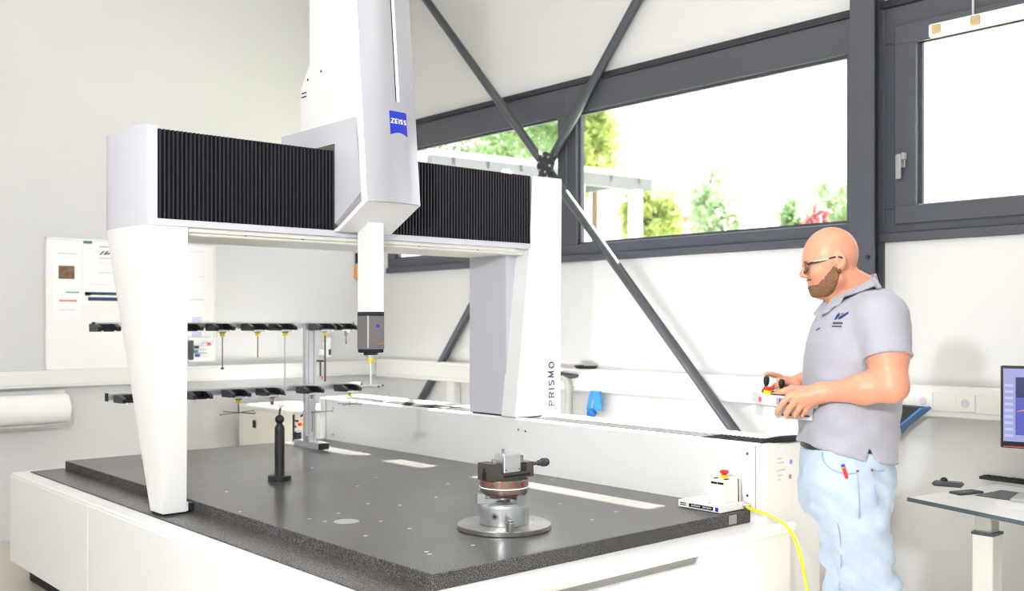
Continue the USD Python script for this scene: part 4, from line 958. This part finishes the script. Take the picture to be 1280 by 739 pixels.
def f_head(p):
    q = toH(p); s = q * [1, -1, 1]; s = q.copy(); s[..., 1] = np.abs(q[..., 1])
    d = ell(q, (.018, 0, .032), (.093, .076, .090))
    d = smin(.03, d, ell(q, (.040, 0, .012), (.074, .066, .075)))
    d = smin(.03, d, ell(q, (.044, 0, -.048), (.052, .053, .062)))
    d = smin(.025, d, rc(s, (.004, .050, -.052), (.056, .012, -.096), .026, .021))
    d = smin(.018, d, rc(s, (.066, 0, -.095), (.066, .010, -.095), .019, .017))
    d = smin(.014, d, rc(s, (.102, .012, .006), (.088, .042, .008), .013, .012))          # brow
    d = smin(.02, d, ell(s, (.070, .040, -.032), (.026, .022, .020)))                       # cheekbone
    d = smax(.012, d, -ell(s, (.113, .033, -.014), (.018, .019, .014)))                     # eye socket
    d = smin(.008, d, ell(s, (.090, .033, -.014), (.011, .013, .010)))                      # lids
    d = smin(.010, d, rc(q, (.106, 0, -.006), (.119, 0, -.038), .008, .0105))              # nose
    d = smin(.007, d, rc(s, (.110, .010, -.042), (.104, .013, -.042), .0075, .007))
    d = smin(.006, d, rc(s, (.096, 0, -.064), (.086, .020, -.066), .0075, .005))           # lips
    d = smin(.006, d, rc(s, (.091, 0, -.075), (.083, .017, -.073), .0075, .005))
    d = smax(.002, d, -rc(s, (.1035, 0, -.0695), (.088, .020, -.0695), .0030, .0022))
    e = ell(s, (-.006, .076, .004), (.018, .011, .031), rotm([0, 1, 0], 10))               # ear
    e = smax(.005, e, -ell(s, (-.003, .089, .007), (.011, .011, .020), rotm([0, 1, 0], 10)))
    e = smin(.004, e, rc(s, (-.012, .082, -.006), (.004, .078, -.022), .006, .007), rc(s, (.006, .078, .002), (.006, .078, -.006), .005, .005))
    d = smin(.008, d, e)
    return d
def f_neck(p):
    a = hp((-.022, 0, -.055)); 
    return smin(.03, rc(p, a, NB + [-.002, 0, .005], .053, .060), rc(p, hp((.02, 0, -.095)), loc(1052, 384, 0), .034, .03))

# torso: superellipse sections (height, middle x, half depth, half width)
def sec(v, uf, ub, hw, k=.93):
    a, b = loc(uf, v), loc(ub, v); return (a[2], (a[0] + b[0]) / 2, (a[0] - b[0]) / 2 * k, hw)
SEC = np.array(sorted([sec(361, 1060, 1102, .06), sec(367, 1050, 1111, .115), sec(376, 1040, 1119, .155), sec(389, 1029, 1126, .178), sec(405, 1020, 1130, .188), sec(430, 1012, 1131, .186), sec(460, 1009, 1127, .180), sec(490, 1006, 1122, .176),
                       sec(520, 1003, 1118, .176), sec(545, 1000, 1117, .18), sec(575, 998, 1117, .184), sec(600, 998, 1114, .186)]))
def f_torso(p, grow=0.0, top=True):
    z = p[..., 2]; c = np.interp(z, SEC[:, 0], SEC[:, 1]); a = np.interp(z, SEC[:, 0], SEC[:, 2]) + grow; b = np.interp(z, SEC[:, 0], SEC[:, 3]) + grow
    q = ((np.abs(p[..., 0] - c) / a) ** 2.3 + (np.abs(p[..., 1]) / b) ** 2.3) ** (1 / 2.3)
    d = (q - 1) * np.minimum(a, b) * .9
    return smax(.02, smax(.02, d, z - SEC[-1, 0] - grow), SEC[0, 0] - z)
def f_arm(p, s, g=0.0):
    S, E_, Wr = (SHL, ELL, WRL) if s > 0 else (SHR, ELR, WRR)
    m1 = S * .45 + E_ * .55; m2 = E_ * .62 + Wr * .38
    return smin(.03, rc(p, S, m1, .068 + g, .060 + g), rc(p, m1, E_, .060 + g, .046 + g), rc(p, E_, m2, .046 + g, .045 + g), rc(p, m2, Wr, .045 + g, .029 + g))

# --- control panel held in both hands; its own frame: forward, left, up
PC = loc(980, 506, 0)
TILT = rotm([0, 1, 0], -4)
def pp(x, y, z): return PC + np.array([x, y, z], float) @ TILT.T
# --- hands: chains of joints in the man's frame
def finger(pts, r0, r1):
    n = len(pts) - 1; R = np.linspace(r0, r1, n + 1)
    return lambda p: smin(.004, *[rc(p, pts[i], pts[i + 1], R[i], R[i + 1]) for i in range(n)])
def hand(wr, knk, fingers, thumb):
    """wr wrist, knk four knuckles, fingers four joint lists, thumb joint list (from its root)"""
    def f(p):
        d = smin(.018, *[rc(p, wr, k, .026, .0125) for k in knk])
        d = smin(.014, d, rc(p, knk[0], knk[3], .0125, .011))
        d = smin(.016, d, rc(p, wr, thumb[0], .024, .018))
        for k, fg, r in zip(knk, fingers, (.0098, .0102, .0096, .0086)): d = smin(.006, d, finger([k] + fg, r + .0008, r - .0025)(p))
        return smin(.010, d, finger(thumb, .0155, .0088)(p))
    return f
knL = [loc(988, 495, .125), loc(996, 500, .132), loc(1004, 504, .130), loc(1011, 506, .122)]
fgL = [[loc(978, 505, .130), loc(972, 513, .122), loc(971, 518, .110)], [loc(987, 510, .137), loc(983, 517, .128), loc(983, 521, .112)],
       [loc(998, 512, .136), loc(994, 518, .126), loc(994, 521.5, .110)], [loc(1007, 513, .128), loc(1003, 518, .118), loc(1003, 521, .104)]]
thL = [loc(1004, 489, .085), loc(990, 486.5, .075), loc(976, 491, .062), loc(966, 494.5, .050)]
f_handL = hand(WRL, knL, fgL, thL)
knR = [loc(983, 476, -.110), loc(984, 482, -.125), loc(985, 488, -.132), loc(987, 494, -.130)]
fgR = [[loc(973, 470.5, -.100), loc(965, 468.0, -.085), loc(957.5, 467.5, -.073)], [loc(970, 482, -.136), loc(960, 489, -.132), loc(955, 494, -.118)],
       [loc(972, 490, -.142), loc(962, 497, -.138), loc(957, 502, -.124)], [loc(975, 497, -.140), loc(967, 503, -.136), loc(963, 507, -.122)]]
thR = [loc(995, 482, -.075), loc(986, 481, -.062), loc(979, 477, -.050), loc(973.5, 475.5, -.040)]
f_handR = hand(WRR, knR, fgR, thR)

# --- legs and trousers
HPL, HPR = loc(1056, 600, .095), loc(1056, 600, -.095)
KNL = np.array([-.035, .110, .53]); KNR = np.array([-.010, -.105, .53])
ANL = np.array([-.11, .115, .09]); ANR = np.array([-.07, -.115, .09])
def f_leg(p, s, g=0.0):
    H, K, A = (HPL, KNL, ANL) if s > 0 else (HPR, KNR, ANR)
    return smin(.04, rc(p, H, K, .098 + g, .066 + g), rc(p, K, (K + A) / 2 + [-.012, 0, .04], .066 + g, .060 + g), rc(p, (K + A) / 2 + [-.012, 0, .04], A, .060 + g, .050 + g))

def f_body(p):
    d = smin(.04, f_torso(p, -.012), f_neck(p))
    d = smin(.02, d, f_head(p)); d = smin(.03, d, f_arm(p, 1), f_arm(p, -1))
    return smin(.012, d, f_handL(p), f_handR(p))
def f_core(p): return smin(.04, f_torso(p, -.05), f_leg(p, 1, -.03), f_leg(p, -1, -.03))

man = thing('person', 'bald bearded man in a grey polo shirt and pale jeans holding a control panel', 'person', tuple(PB * [1, 1, 0]))
b0, b1 = HD + [-.11, -.11, -.125], HD + [.15, .11, .14]
parts = [smooth(snet(lambda p: smin(.02, f_head(p), smin(.04, f_neck(p), f_torso(p, -.012))), b0, b1, .0027), 2),
         smooth(snet(lambda p: smin(.03, f_neck(p), f_torso(p, -.012)), [NB[0] - .25, -.26, HD[2] - .33], [NB[0] + .25, .26, HD[2] - .119], .006), 3)]
hl0, hl1 = np.min([WRL] + knL + [x for f in fgL for x in f] + thL, 0) - .07, np.max([WRL] + knL + [x for f in fgL for x in f] + thL, 0) + .07
hr0, hr1 = np.min([WRR] + knR + [x for f in fgR for x in f] + thR, 0) - .07, np.max([WRR] + knR + [x for f in fgR for x in f] + thR, 0) + .07
for s, fh, (l, h_) in ((1, f_handL, (hl0, hl1)), (-1, f_handR, (hr0, hr1))):
    cutx = (WRL if s > 0 else WRR)[0] - .03
    l = np.r_[cutx - .003, l[1:]]
    full = lambda p, fh=fh, s=s: smin(.012, f_arm(p, s), fh(p))
    parts.append(smooth(snet(full, l, h_, .0022), 2))
    S, E_ = (SHL, ELL) if s > 0 else (SHR, ELR)
    lo_ = np.minimum(np.minimum(S, E_), WRL if s > 0 else WRR) - .1; hi_ = np.maximum(np.maximum(S, E_), WRL if s > 0 else WRR) + .1; hi_[0] = cutx + .003
    parts.append(smooth(snet(full, lo_, hi_, .005), 2))
parts.append(snet(f_core, [-.3, -.30, .05], [.3, .30, SEC[-4, 0]], .012))
obj('body', W_(cat_(parts)), 'skin', man, smooth=True)
# face details
for s in (1, -1):
    obj('eye', W_(ball(hp((.0955, s * .033, -.014)), .0085, 2)), 'eye_white', man); 
def f_beard(p):
    q = toH(p); d = f_head(p) - .0055; ay = np.abs(q[..., 1])
    lim = np.interp(q[..., 0], [-.02, .012, .030, .050, .072, .12], [-.020, -.004, -.030, -.055, -.076, -.080])
    lim = lim + (meshkit.noise(p * 210, 9) - .5) * .016
    reg = np.maximum(q[..., 2] - lim, -(q[..., 0] + .004 + .25 * (q[..., 2] + .03)))
    low = np.maximum(reg, -.116 - q[..., 2])
    lipcut = np.maximum(np.maximum(ay - .019, q[..., 2] + .072), .078 - q[..., 0])
    ear = -ell(np.stack([q[..., 0], ay, q[..., 2]], -1), (-.006, .076, .004), (.024, .03, .036))
    st = np.maximum(np.maximum(np.abs(q[..., 2] + .0565) - .0035, ay - .032), .078 - q[..., 0])   # moustache
    return np.maximum(np.minimum(smax(.006, d, low), np.maximum(d + .003, st)), ear)
bm_ = snet(f_beard, HD + [-.05, -.09, -.13], HD + [.14, .09, 0], .0028); vn = bm_.vertex_normals
bm_.vertices += vn * ((meshkit.noise(bm_.vertices * 420, 3) - .55) * .0028)[:, None]
obj('beard', W_(bm_), 'beard_hair', man, smooth=True)
# glasses: two rims, bridge, temples, lenses
gl = []
def rim(s):
    c_ = np.array([.116, s * .033, -.016]); P = []
    for a in np.linspace(0, 2 * math.pi, 33): P.append(hp(c_ + [-.010 * abs(math.cos(a)) ** 2 * (1 if math.cos(a) * s > 0 else 0) - .002, .026 * np.sign(math.cos(a)) * abs(math.cos(a)) ** .7, .019 * np.sign(math.sin(a)) * abs(math.sin(a)) ** .7]))
    return P
g0 = obj('glasses_frame', W_(cat_([tube(rim(1), .0021, 8), tube(rim(-1), .0021, 8), tube([hp((.116, -.008, -.010)), hp((.119, 0, -.008)), hp((.116, .008, -.010))], .0022, 8)])), 'frame_black', man)
for s in (1, -1):
    obj('temple', W_(tube(spline([hp((.104, s * .058, -.006)), hp((.096, s * .066, -.003)), hp((.05, s * .074, .006)), hp((.0, s * .079, .016)), hp((-.018, s * .080, .008))], 16), .0034, 8)), 'frame_black', g0)
    obj('temple_inlay', W_(tube(spline([hp((.086, s * .0705, .0005)), hp((.06, s * .0755, .006)), hp((.035, s * .0785, .0105))], 8), .0030, 8)), 'frame_pale', g0)
    P = np.array(rim(s)); c_ = P.mean(0); n = len(P) - 1
    V = np.vstack([P[:-1], P[:-1] + hp((-.0012, 0, 0)) - hp((0, 0, 0)), c_[None], (c_ + hp((-.0012, 0, 0)) - hp((0, 0, 0)))[None]]); F = []
    for i in range(n): j = (i + 1) % n; F += [(i, j, 2 * n), (n + j, n + i, 2 * n + 1), (i, n + i, n + j), (i, n + j, j)]
    obj('lens', W_(trimesh.Trimesh(V, np.array(F), process=False)), 'lens', g0, smooth=False)
obj('earring', W_(cat_([tube([hp((.001 + .006 * math.cos(a), .083, -.031 + .006 * math.sin(a))) for a in np.linspace(0, 2 * math.pi, 15)], .0018, 6)])), 'frame_black', man)

# --- polo shirt
def wrinkle(p, amp, sc, seed, st=(1, 1, 1)): return (meshkit.noise(p * np.array(st) * sc, seed) - .5) * amp
hemF, hemB = loc(999, 554)[2], loc(1117, 579)[2]
xF, xB = loc(999, 560)[0], loc(1117, 575)[0]
def f_shirt(p):
    d = smin(.05, f_torso(p, .010), rc(p, SHL + [-.0, -.05, .0], SHL, .072, .072), rc(p, SHR + [0, .05, 0], SHR, .072, .072))
    for s in (1, -1):
        S, E_ = (SHL, ELL) if s > 0 else (SHR, ELR); u = (E_ - S) / np.linalg.norm(E_ - S); en = S + u * .140
        sl = rc(p, S, en, .075, .072); sl = np.maximum(sl, (p - en) @ u); d = smin(.025, d, sl)
    hem = hemB + (hemF - hemB) * np.clip((p[..., 0] - xB) / (xF - xB), 0, 1)
    d = smax(.006, d, hem - p[..., 2])
    cb, cf = loc(1090, 351, 0), loc(1040, 380, 0); pl_ = cb[2] + (cf[2] - cb[2]) * (p[..., 0] - cb[0]) / (cf[0] - cb[0]); d = np.maximum(d, p[..., 2] - pl_ - .004)
    d = np.maximum(d, -np.maximum(f_neck(p) - .008, pl_ - .05 - p[..., 2]))     # neck opening
    opn = rc(p, loc(1044, 386, 0) + [.03, 0, 0], loc(1034, 399, 0) + [.03, 0, 0], .035, .006)      # open placket
    d = np.maximum(d, -np.maximum(opn, .02 - np.abs(p[..., 1]) * 0 - .02))
    # side vents
    for s in (1, -1):
        v0 = loc(1087, 570, .18 * s); vt = np.abs(p[..., 0] - v0[0]) - np.clip((loc(1087, 562, .18)[2] - p[..., 2]) * .55, 0, .02)
        d = np.maximum(d, -np.maximum(np.maximum(vt, p[..., 2] - loc(1087, 562, .18)[2]), .09 - s * p[..., 1]))
    w = (wrinkle(p, .014, 8, 5, (1, 1, 1.6)) + wrinkle(p, .009, 20, 8, (1, 1, 1.4))) * np.clip((hemF + .45 - p[..., 2]) / .3, .3, 1)
    return d + w
m = smooth(snet(f_shirt, [-.30, -.36, hemB - .03], [.30, .36, NB[2] + .09], .0057), 3)
shirt = W_(m); sh = obj('polo_shirt', shirt, 'shirt_grey', man, smooth=True)
# sleeve hems, collar, placket, belt
for s in (1, -1):
    S, E_ = (SHL, ELL) if s > 0 else (SHR, ELR); u = (E_ - S) / np.linalg.norm(E_ - S); en = S + u * .133
    X = frame_to(u)[:3, :3]
    for off in (0.0, -.024):
        ring = [en + u * (.004 + off) + (X[:, 0] * math.cos(a) + X[:, 1] * math.sin(a)) * (0.0728 if off == 0 else .0752) for a in np.linspace(0, 2 * math.pi, 41)]
        if off == 0: obj('sleeve_hem', W_(tube(ring, .0035, 8)), 'shirt_grey', sh)
def collar(shirt_local):
    """stand and fall of the collar, swept round the neck and lying on the shoulders, open at the front"""
    n = 57; V = []; a0 = .30; R_ = trimesh.ray.ray_pyembree.RayMeshIntersector(shirt_local); back, front = loc(1091, 350, 0), loc(1041, 379, 0)
    cx_ = (back[0] + front[0]) / 2; rx = (front[0] - back[0]) / 2 + .002; ry = .076
    def down(x, y, z0):
        h = R_.intersects_location(np.array([[x, y, z0 + .08]]), np.array([[0, 0, -1.0]]), multiple_hits=False)[0]
        return h[0][2] if len(h) else -9
    for t in np.linspace(-1, 1, n):
        a = t * (math.pi - a0); f = .5 * (1 - math.cos(a)); x = cx_ - rx * math.cos(a); y = ry * math.sin(a); zz = back[2] + (front[2] - back[2]) * f + .008
        nrm = np.array([-math.cos(a) / rx, math.sin(a) / ry, 0]); nrm /= np.linalg.norm(nrm); p = np.array([x, y, zz])
        w = .040 + .022 * max(0, f - .55) / .45; best = None
        for o in np.linspace(.012, w, 9):                     # the edge of the fall: a collar's width away, along the cloth
            z = max(down(x + nrm[0] * o, y + nrm[1] * o, zz) + .006, zz - math.sqrt(max(w * w - o * o, 0)) - .004); best = p * [1, 1, 0] + nrm * o + [0, 0, min(z, zz + .002)]
            if o * o + (zz - best[2]) ** 2 >= w * w: break
        if f > .9: best = best + np.array([.010, 0, -.006])
        mid = (p + best) / 2 + nrm * .006 + [0, 0, .008]
        V += [p - nrm * .003 + [0, 0, -.035], p + [0, 0, .010], p + nrm * .005 + [0, 0, .013], mid, best, best - nrm * .003 + [0, 0, -.004], (p + best) / 2 + [0, 0, .001], p + nrm * .004 + [0, 0, .002]]
    k = 8; F = []
    for i in range(n - 1):
        for j in range(k):
            a, b = i * k + j, i * k + (j + 1) % k; F += [(a, b, b + k), (a, b + k, a + k)]
    for j in range(1, k - 1): F += [(0, j + 1, j), ((n - 1) * k, (n - 1) * k + j, (n - 1) * k + j + 1)]
    return trimesh.Trimesh(np.array(V), np.array(F), process=False)
import trimesh.ray.ray_pyembree
obj('collar', W_(collar(m)), 'shirt_grey', sh, smooth=40)
inter = trimesh.ray.ray_triangle.RayMeshIntersector(shirt) if False else None
from trimesh.ray.ray_pyembree import RayMeshIntersector as _R
RI = _R(shirt)
def on_shirt(u, v, lift=.0012):
    """the point of the shirt seen at a picture point (measuring where print sits on the cloth)"""
    d = FWD + (u - UC) / FPX * RIGHT - (v - VH) / FPX * UP; d = d / np.linalg.norm(d)
    h = RI.intersects_location(np.array([[0, 0, EYE]]), d[None], multiple_hits=False)
    if not len(h[0]): return None
    q = h[0][0]; return q - d * lift
def patch(poly, m_, nm, par, label=None):
    """a small flat print laid on the cloth"""
    P = [on_shirt(*q) for q in poly]
    if any(x is None for x in P): return
    P = np.array(P); c_ = P.mean(0); nrm = np.cross(P[1] - P[0], P[2] - P[0]); nrm /= np.linalg.norm(nrm)
    if nrm @ (np.array([0, 0, EYE]) - c_) < 0: nrm = -nrm
    n = len(P); V = np.vstack([P + nrm * .0015, P - nrm * .002]); F = [(0, i, i + 1) for i in range(1, n - 1)] + [(n, n + i + 1, n + i) for i in range(1, n - 1)]
    for i in range(n): j = (i + 1) % n; F += [(i, n + i, n + j), (i, n + j, j)]
    mm = trimesh.Trimesh(V, np.array(F), process=False); trimesh.repair.fix_normals(mm); obj(nm, mm, m_, par, smooth=False, label=label)
patch([(1043, 400), (1045.5, 399), (1050, 393), (1049.5, 391.3), (1046.5, 393.5)], 'logo_navy', 'logo_stroke', sh)
patch([(1047.5, 399.5), (1051, 398.5), (1060, 392), (1060.8, 389.8), (1055.5, 392.5), (1049, 396)], 'logo_navy', 'logo_stroke', sh)
patch([(1050.5, 393.6), (1054, 391.2), (1053.2, 392.6)], 'print_black', 'logo_stroke', sh)
for i in range(6): patch([(1041.2 + i * 2.1, 403), (1042.6 + i * 2.1, 402.8), (1042.6 + i * 2.1, 405.2), (1041.2 + i * 2.1, 405.4)], 'print_grey', 'logo_letter', sh)
for i in range(6): patch([(1040.2 + i * 2.1, 407.2), (1041.3 + i * 2.1, 407.1), (1041.3 + i * 2.1, 409.0), (1040.2 + i * 2.1, 409.1)], 'print_grey', 'logo_letter', sh)
patch([(1020.5, 412.2), (1024.8, 409.8), (1024.6, 411.2), (1020.6, 413.4)], 'print_grey', 'chest_print', sh)

# --- jeans
wz = loc(1050, 562)[2]
def f_jeans(p):
    z = p[..., 2]
    pel = np.maximum(smax(.10, f_torso(np.stack([p[..., 0], p[..., 1], np.maximum(z, SEC[1, 0])], -1), -.004), wz - .25 - z), z - wz - .01)
    d = smin(.05, pel, f_leg(p, 1, .012), f_leg(p, -1, .012))
    d = smin(.02, d, ell(p, loc(1095, 605, .10), (.045, .075, .085)), ell(p, loc(1095, 605, -.10), (.045, .075, .085)))
    d = np.maximum(d, .035 - z)
    k = np.clip((wz - .25 - z) / .15, 0, 1)
    bend = np.sin(z * 60 + p[..., 0] * 30 + 5 * meshkit.noise(p * 5, 2)) * .009 * k * meshkit.noise(p * 9, 31) * 1.4
    q1 = p @ rotm([0, 1, 0], 38) ; q2 = p @ rotm([0, 1, 0], -30)
    return d + bend + wrinkle(p, .008, 9, 11) + (wrinkle(q1, .022, 15, 12, (.25, .6, 1.3)) + wrinkle(q2, .015, 25, 14, (.25, .6, 1.3))) * np.clip(.55 + (wz - z) * 1.6, .5, 1.15)
m = smooth(snet(f_jeans, [-.30, -.30, .02], [.28, .30, wz + .03], .007), 3)
jeans = W_(m); jn = obj('jeans', jeans, 'denim', man, smooth=True)
RI = _R(jeans)
def seam(pts, r=.0022, m_='denim_seam', nm='seam'):
    P = [on_shirt(u, v, .0015) for u, v in pts]; P = [x for x in P if x is not None]
    if len(P) > 2: obj(nm, tube(spline(P, 20), r, 6), m_, jn)
seam([(1072, 592), (1073, 610), (1074, 630), (1074, 648)]); seam([(1028, 566), (1032, 580), (1042, 588), (1056, 592), (1071, 591)]); seam([(1092, 586), (1094, 610), (1097, 632)]); seam([(1088, 586), (1098, 589), (1105, 588)])
seam([(1047, 655), (1051, 680), (1051, 710), (1050, 736)], .0016)
for q in ((1072, 589), (1090, 588)):
    P = on_shirt(*q, .001)
    if P is not None: obj('rivet', ball(P, .0045, 1), 'copper', jn)
ring = []
for a in np.linspace(0, 2 * math.pi, 49):
    z = wz + .012 + .012 * math.cos(a); c_, A_, B_ = [np.interp(z, SEC[:, 0], SEC[:, i]) for i in (1, 2, 3)]
    ring.append((c_ + (A_ - .008) * np.sign(math.cos(a)) * abs(math.cos(a)) ** .87, (B_ - .008) * np.sign(math.sin(a)) * abs(math.sin(a)) ** .87, z))
def band(ring, h, t):
    n = len(ring) - 1; R_ = np.array(ring[:-1]); c_ = R_.mean(0); V = []
    for p in R_:
        o = (p - c_) * [1, 1, 0]; o /= np.linalg.norm(o); V += [p + [0, 0, -h], p + o * t + [0, 0, -h], p + o * t + [0, 0, h], p + [0, 0, h]]
    F = []
    for i in range(n):
        for j in range(4):
            a, b, q = i * 4 + j, i * 4 + (j + 1) % 4, ((i + 1) % n) * 4; F += [(a, b, q + (j + 1) % 4), (a, q + (j + 1) % 4, q + j)]
    return trimesh.Trimesh(np.array(V), np.array(F), process=False)
obj('belt', W_(band(ring, .017, .005)), 'belt_black', man)
for s, A in ((1, ANL), (-1, ANR)):
    def f_shoe(p, A=A): return np.maximum(smin(.03, ell(p, A + [.06, 0, -.045], (.135, .046, .048)), ell(p, A + [-.01, 0, -.015], (.06, .044, .065))), .002 - p[..., 2])
    obj('shoe', W_(smooth(snet(f_shoe, A + [-.12, -.08, -.1], A + [.24, .08, .08], .007), 2)), 'shoe', man, smooth=True)
# marker pen in the front pocket
a, b = on_shirt(1058.5, 598, .003), on_shirt(1053, 580.5, .010)
pen = thing('pen', 'red pen with a blue end sticking out of the front pocket of the jeans', 'pen', tuple(a))
d_ = (b - a) / np.linalg.norm(b - a)
obj('barrel', tube([a, a + (b - a) * .72], .0055, 10), 'red', pen); obj('ring', tube([a + (b - a) * .70, a + (b - a) * .80], .0066, 10), 'signal_orange', pen); obj('cap', tube([a + (b - a) * .80, b], .0058, 10), 'marker_blue', pen)

# --- the hand-held control panel
cp = thing('joystick_controller', 'white hand-held control panel with two black joysticks in the hands of the man', 'control panel', tuple(toW(PC)))
def plocal(m): m = m.copy(); m.vertices = toW(PC + m.vertices @ TILT.T); return m if m.volume > 0 else (m.invert() or m)
hx, hyy = .085, .105
obj('housing', plocal(prism(Polygon([(-.10, -hyy + .03), (-.085, -hyy), (.06, -hyy), (.095, -hyy + .045), (.095, hyy - .045), (.06, hyy), (-.085, hyy), (-.10, hyy - .03)]), 'z', .0, .034)), 'panel_shell', cp)
obj('shell', plocal(prism(Polygon([(-.085, -hyy + .035), (-.07, -hyy + .012), (.05, -hyy + .012), (.08, -hyy + .05), (.08, hyy - .05), (.05, hyy - .012), (-.07, hyy - .012), (-.085, hyy - .035)]), 'z', -.040, .0)), 'panel_shell', cp)
obj('keypad', plocal(box(-.03, .062, -.075, .075, .034, .0375, .001)), 'black_satin', cp)
for i in range(6):
    for s in (-1, 1): obj('key', plocal(box(.045 - (i % 3) * .012, .054 - (i % 3) * .012, s * (.02 + (i // 3) * .016) - .006, s * (.02 + (i // 3) * .016) + .006, .037, .042, .001)), 'print_black', cp)
def stick(u, v, y):
    t_ = loc(u, v, y); q = (t_ - PC) @ TILT; x_, y_ = q[0], q[1]; H = q[2]
    m = lathe([(0, .034), (.015, .034), (.011, .044), (.006, .050), (.005, .056), (.0095, .064), (.0105, H - .012), (.008, H - .003), (0, H)], (0, 0, 0), 20); m.apply_translation((x_, y_, 0))
    obj('joystick', plocal(m), 'rubber_black', cp)
stick(958.5, 470, -.072); stick(977.5, 473.5, .006)
q = (loc(959.5, 487, .045) - PC) @ TILT; ex_, ey_, ez_ = q
sb_ = obj('stop_collar', plocal(lathe([(0, .034), (.0135, .034), (.0135, ez_ - .003), (0, ez_ - .003)], (ex_, ey_, 0), 20)), 'yellow', cp)
obj('stop_button', plocal(lathe([(0, ez_ - .004), (.009, ez_ - .004), (.0145, ez_ + .001), (.0145, ez_ + .006), (.011, ez_ + .009), (0, ez_ + .010)], (ex_, ey_, 0), 24)), 'red', sb_)
obj('side_label', plocal(box(.02, .055, hyy - .001, hyy + .0012, .006, .028)), 'inlay_grey', cp)
for i, m_ in enumerate(('logo_blue', 'print_grey')): obj('side_print', plocal(box(.042 - i * .030, .046 - i * .026, hyy + .001, hyy + .002, .009, .026)), m_, cp)
for x_ in (.0, -.06): obj('side_slot', plocal(box(x_, x_ + .03, hyy - .012, hyy - .009, -.03, -.024)), 'print_grey', cp)
obj('side_key', plocal(cyl((.094, .06, .016), (.1, .06, .016), .008, n=14)), 'print_red', cp)
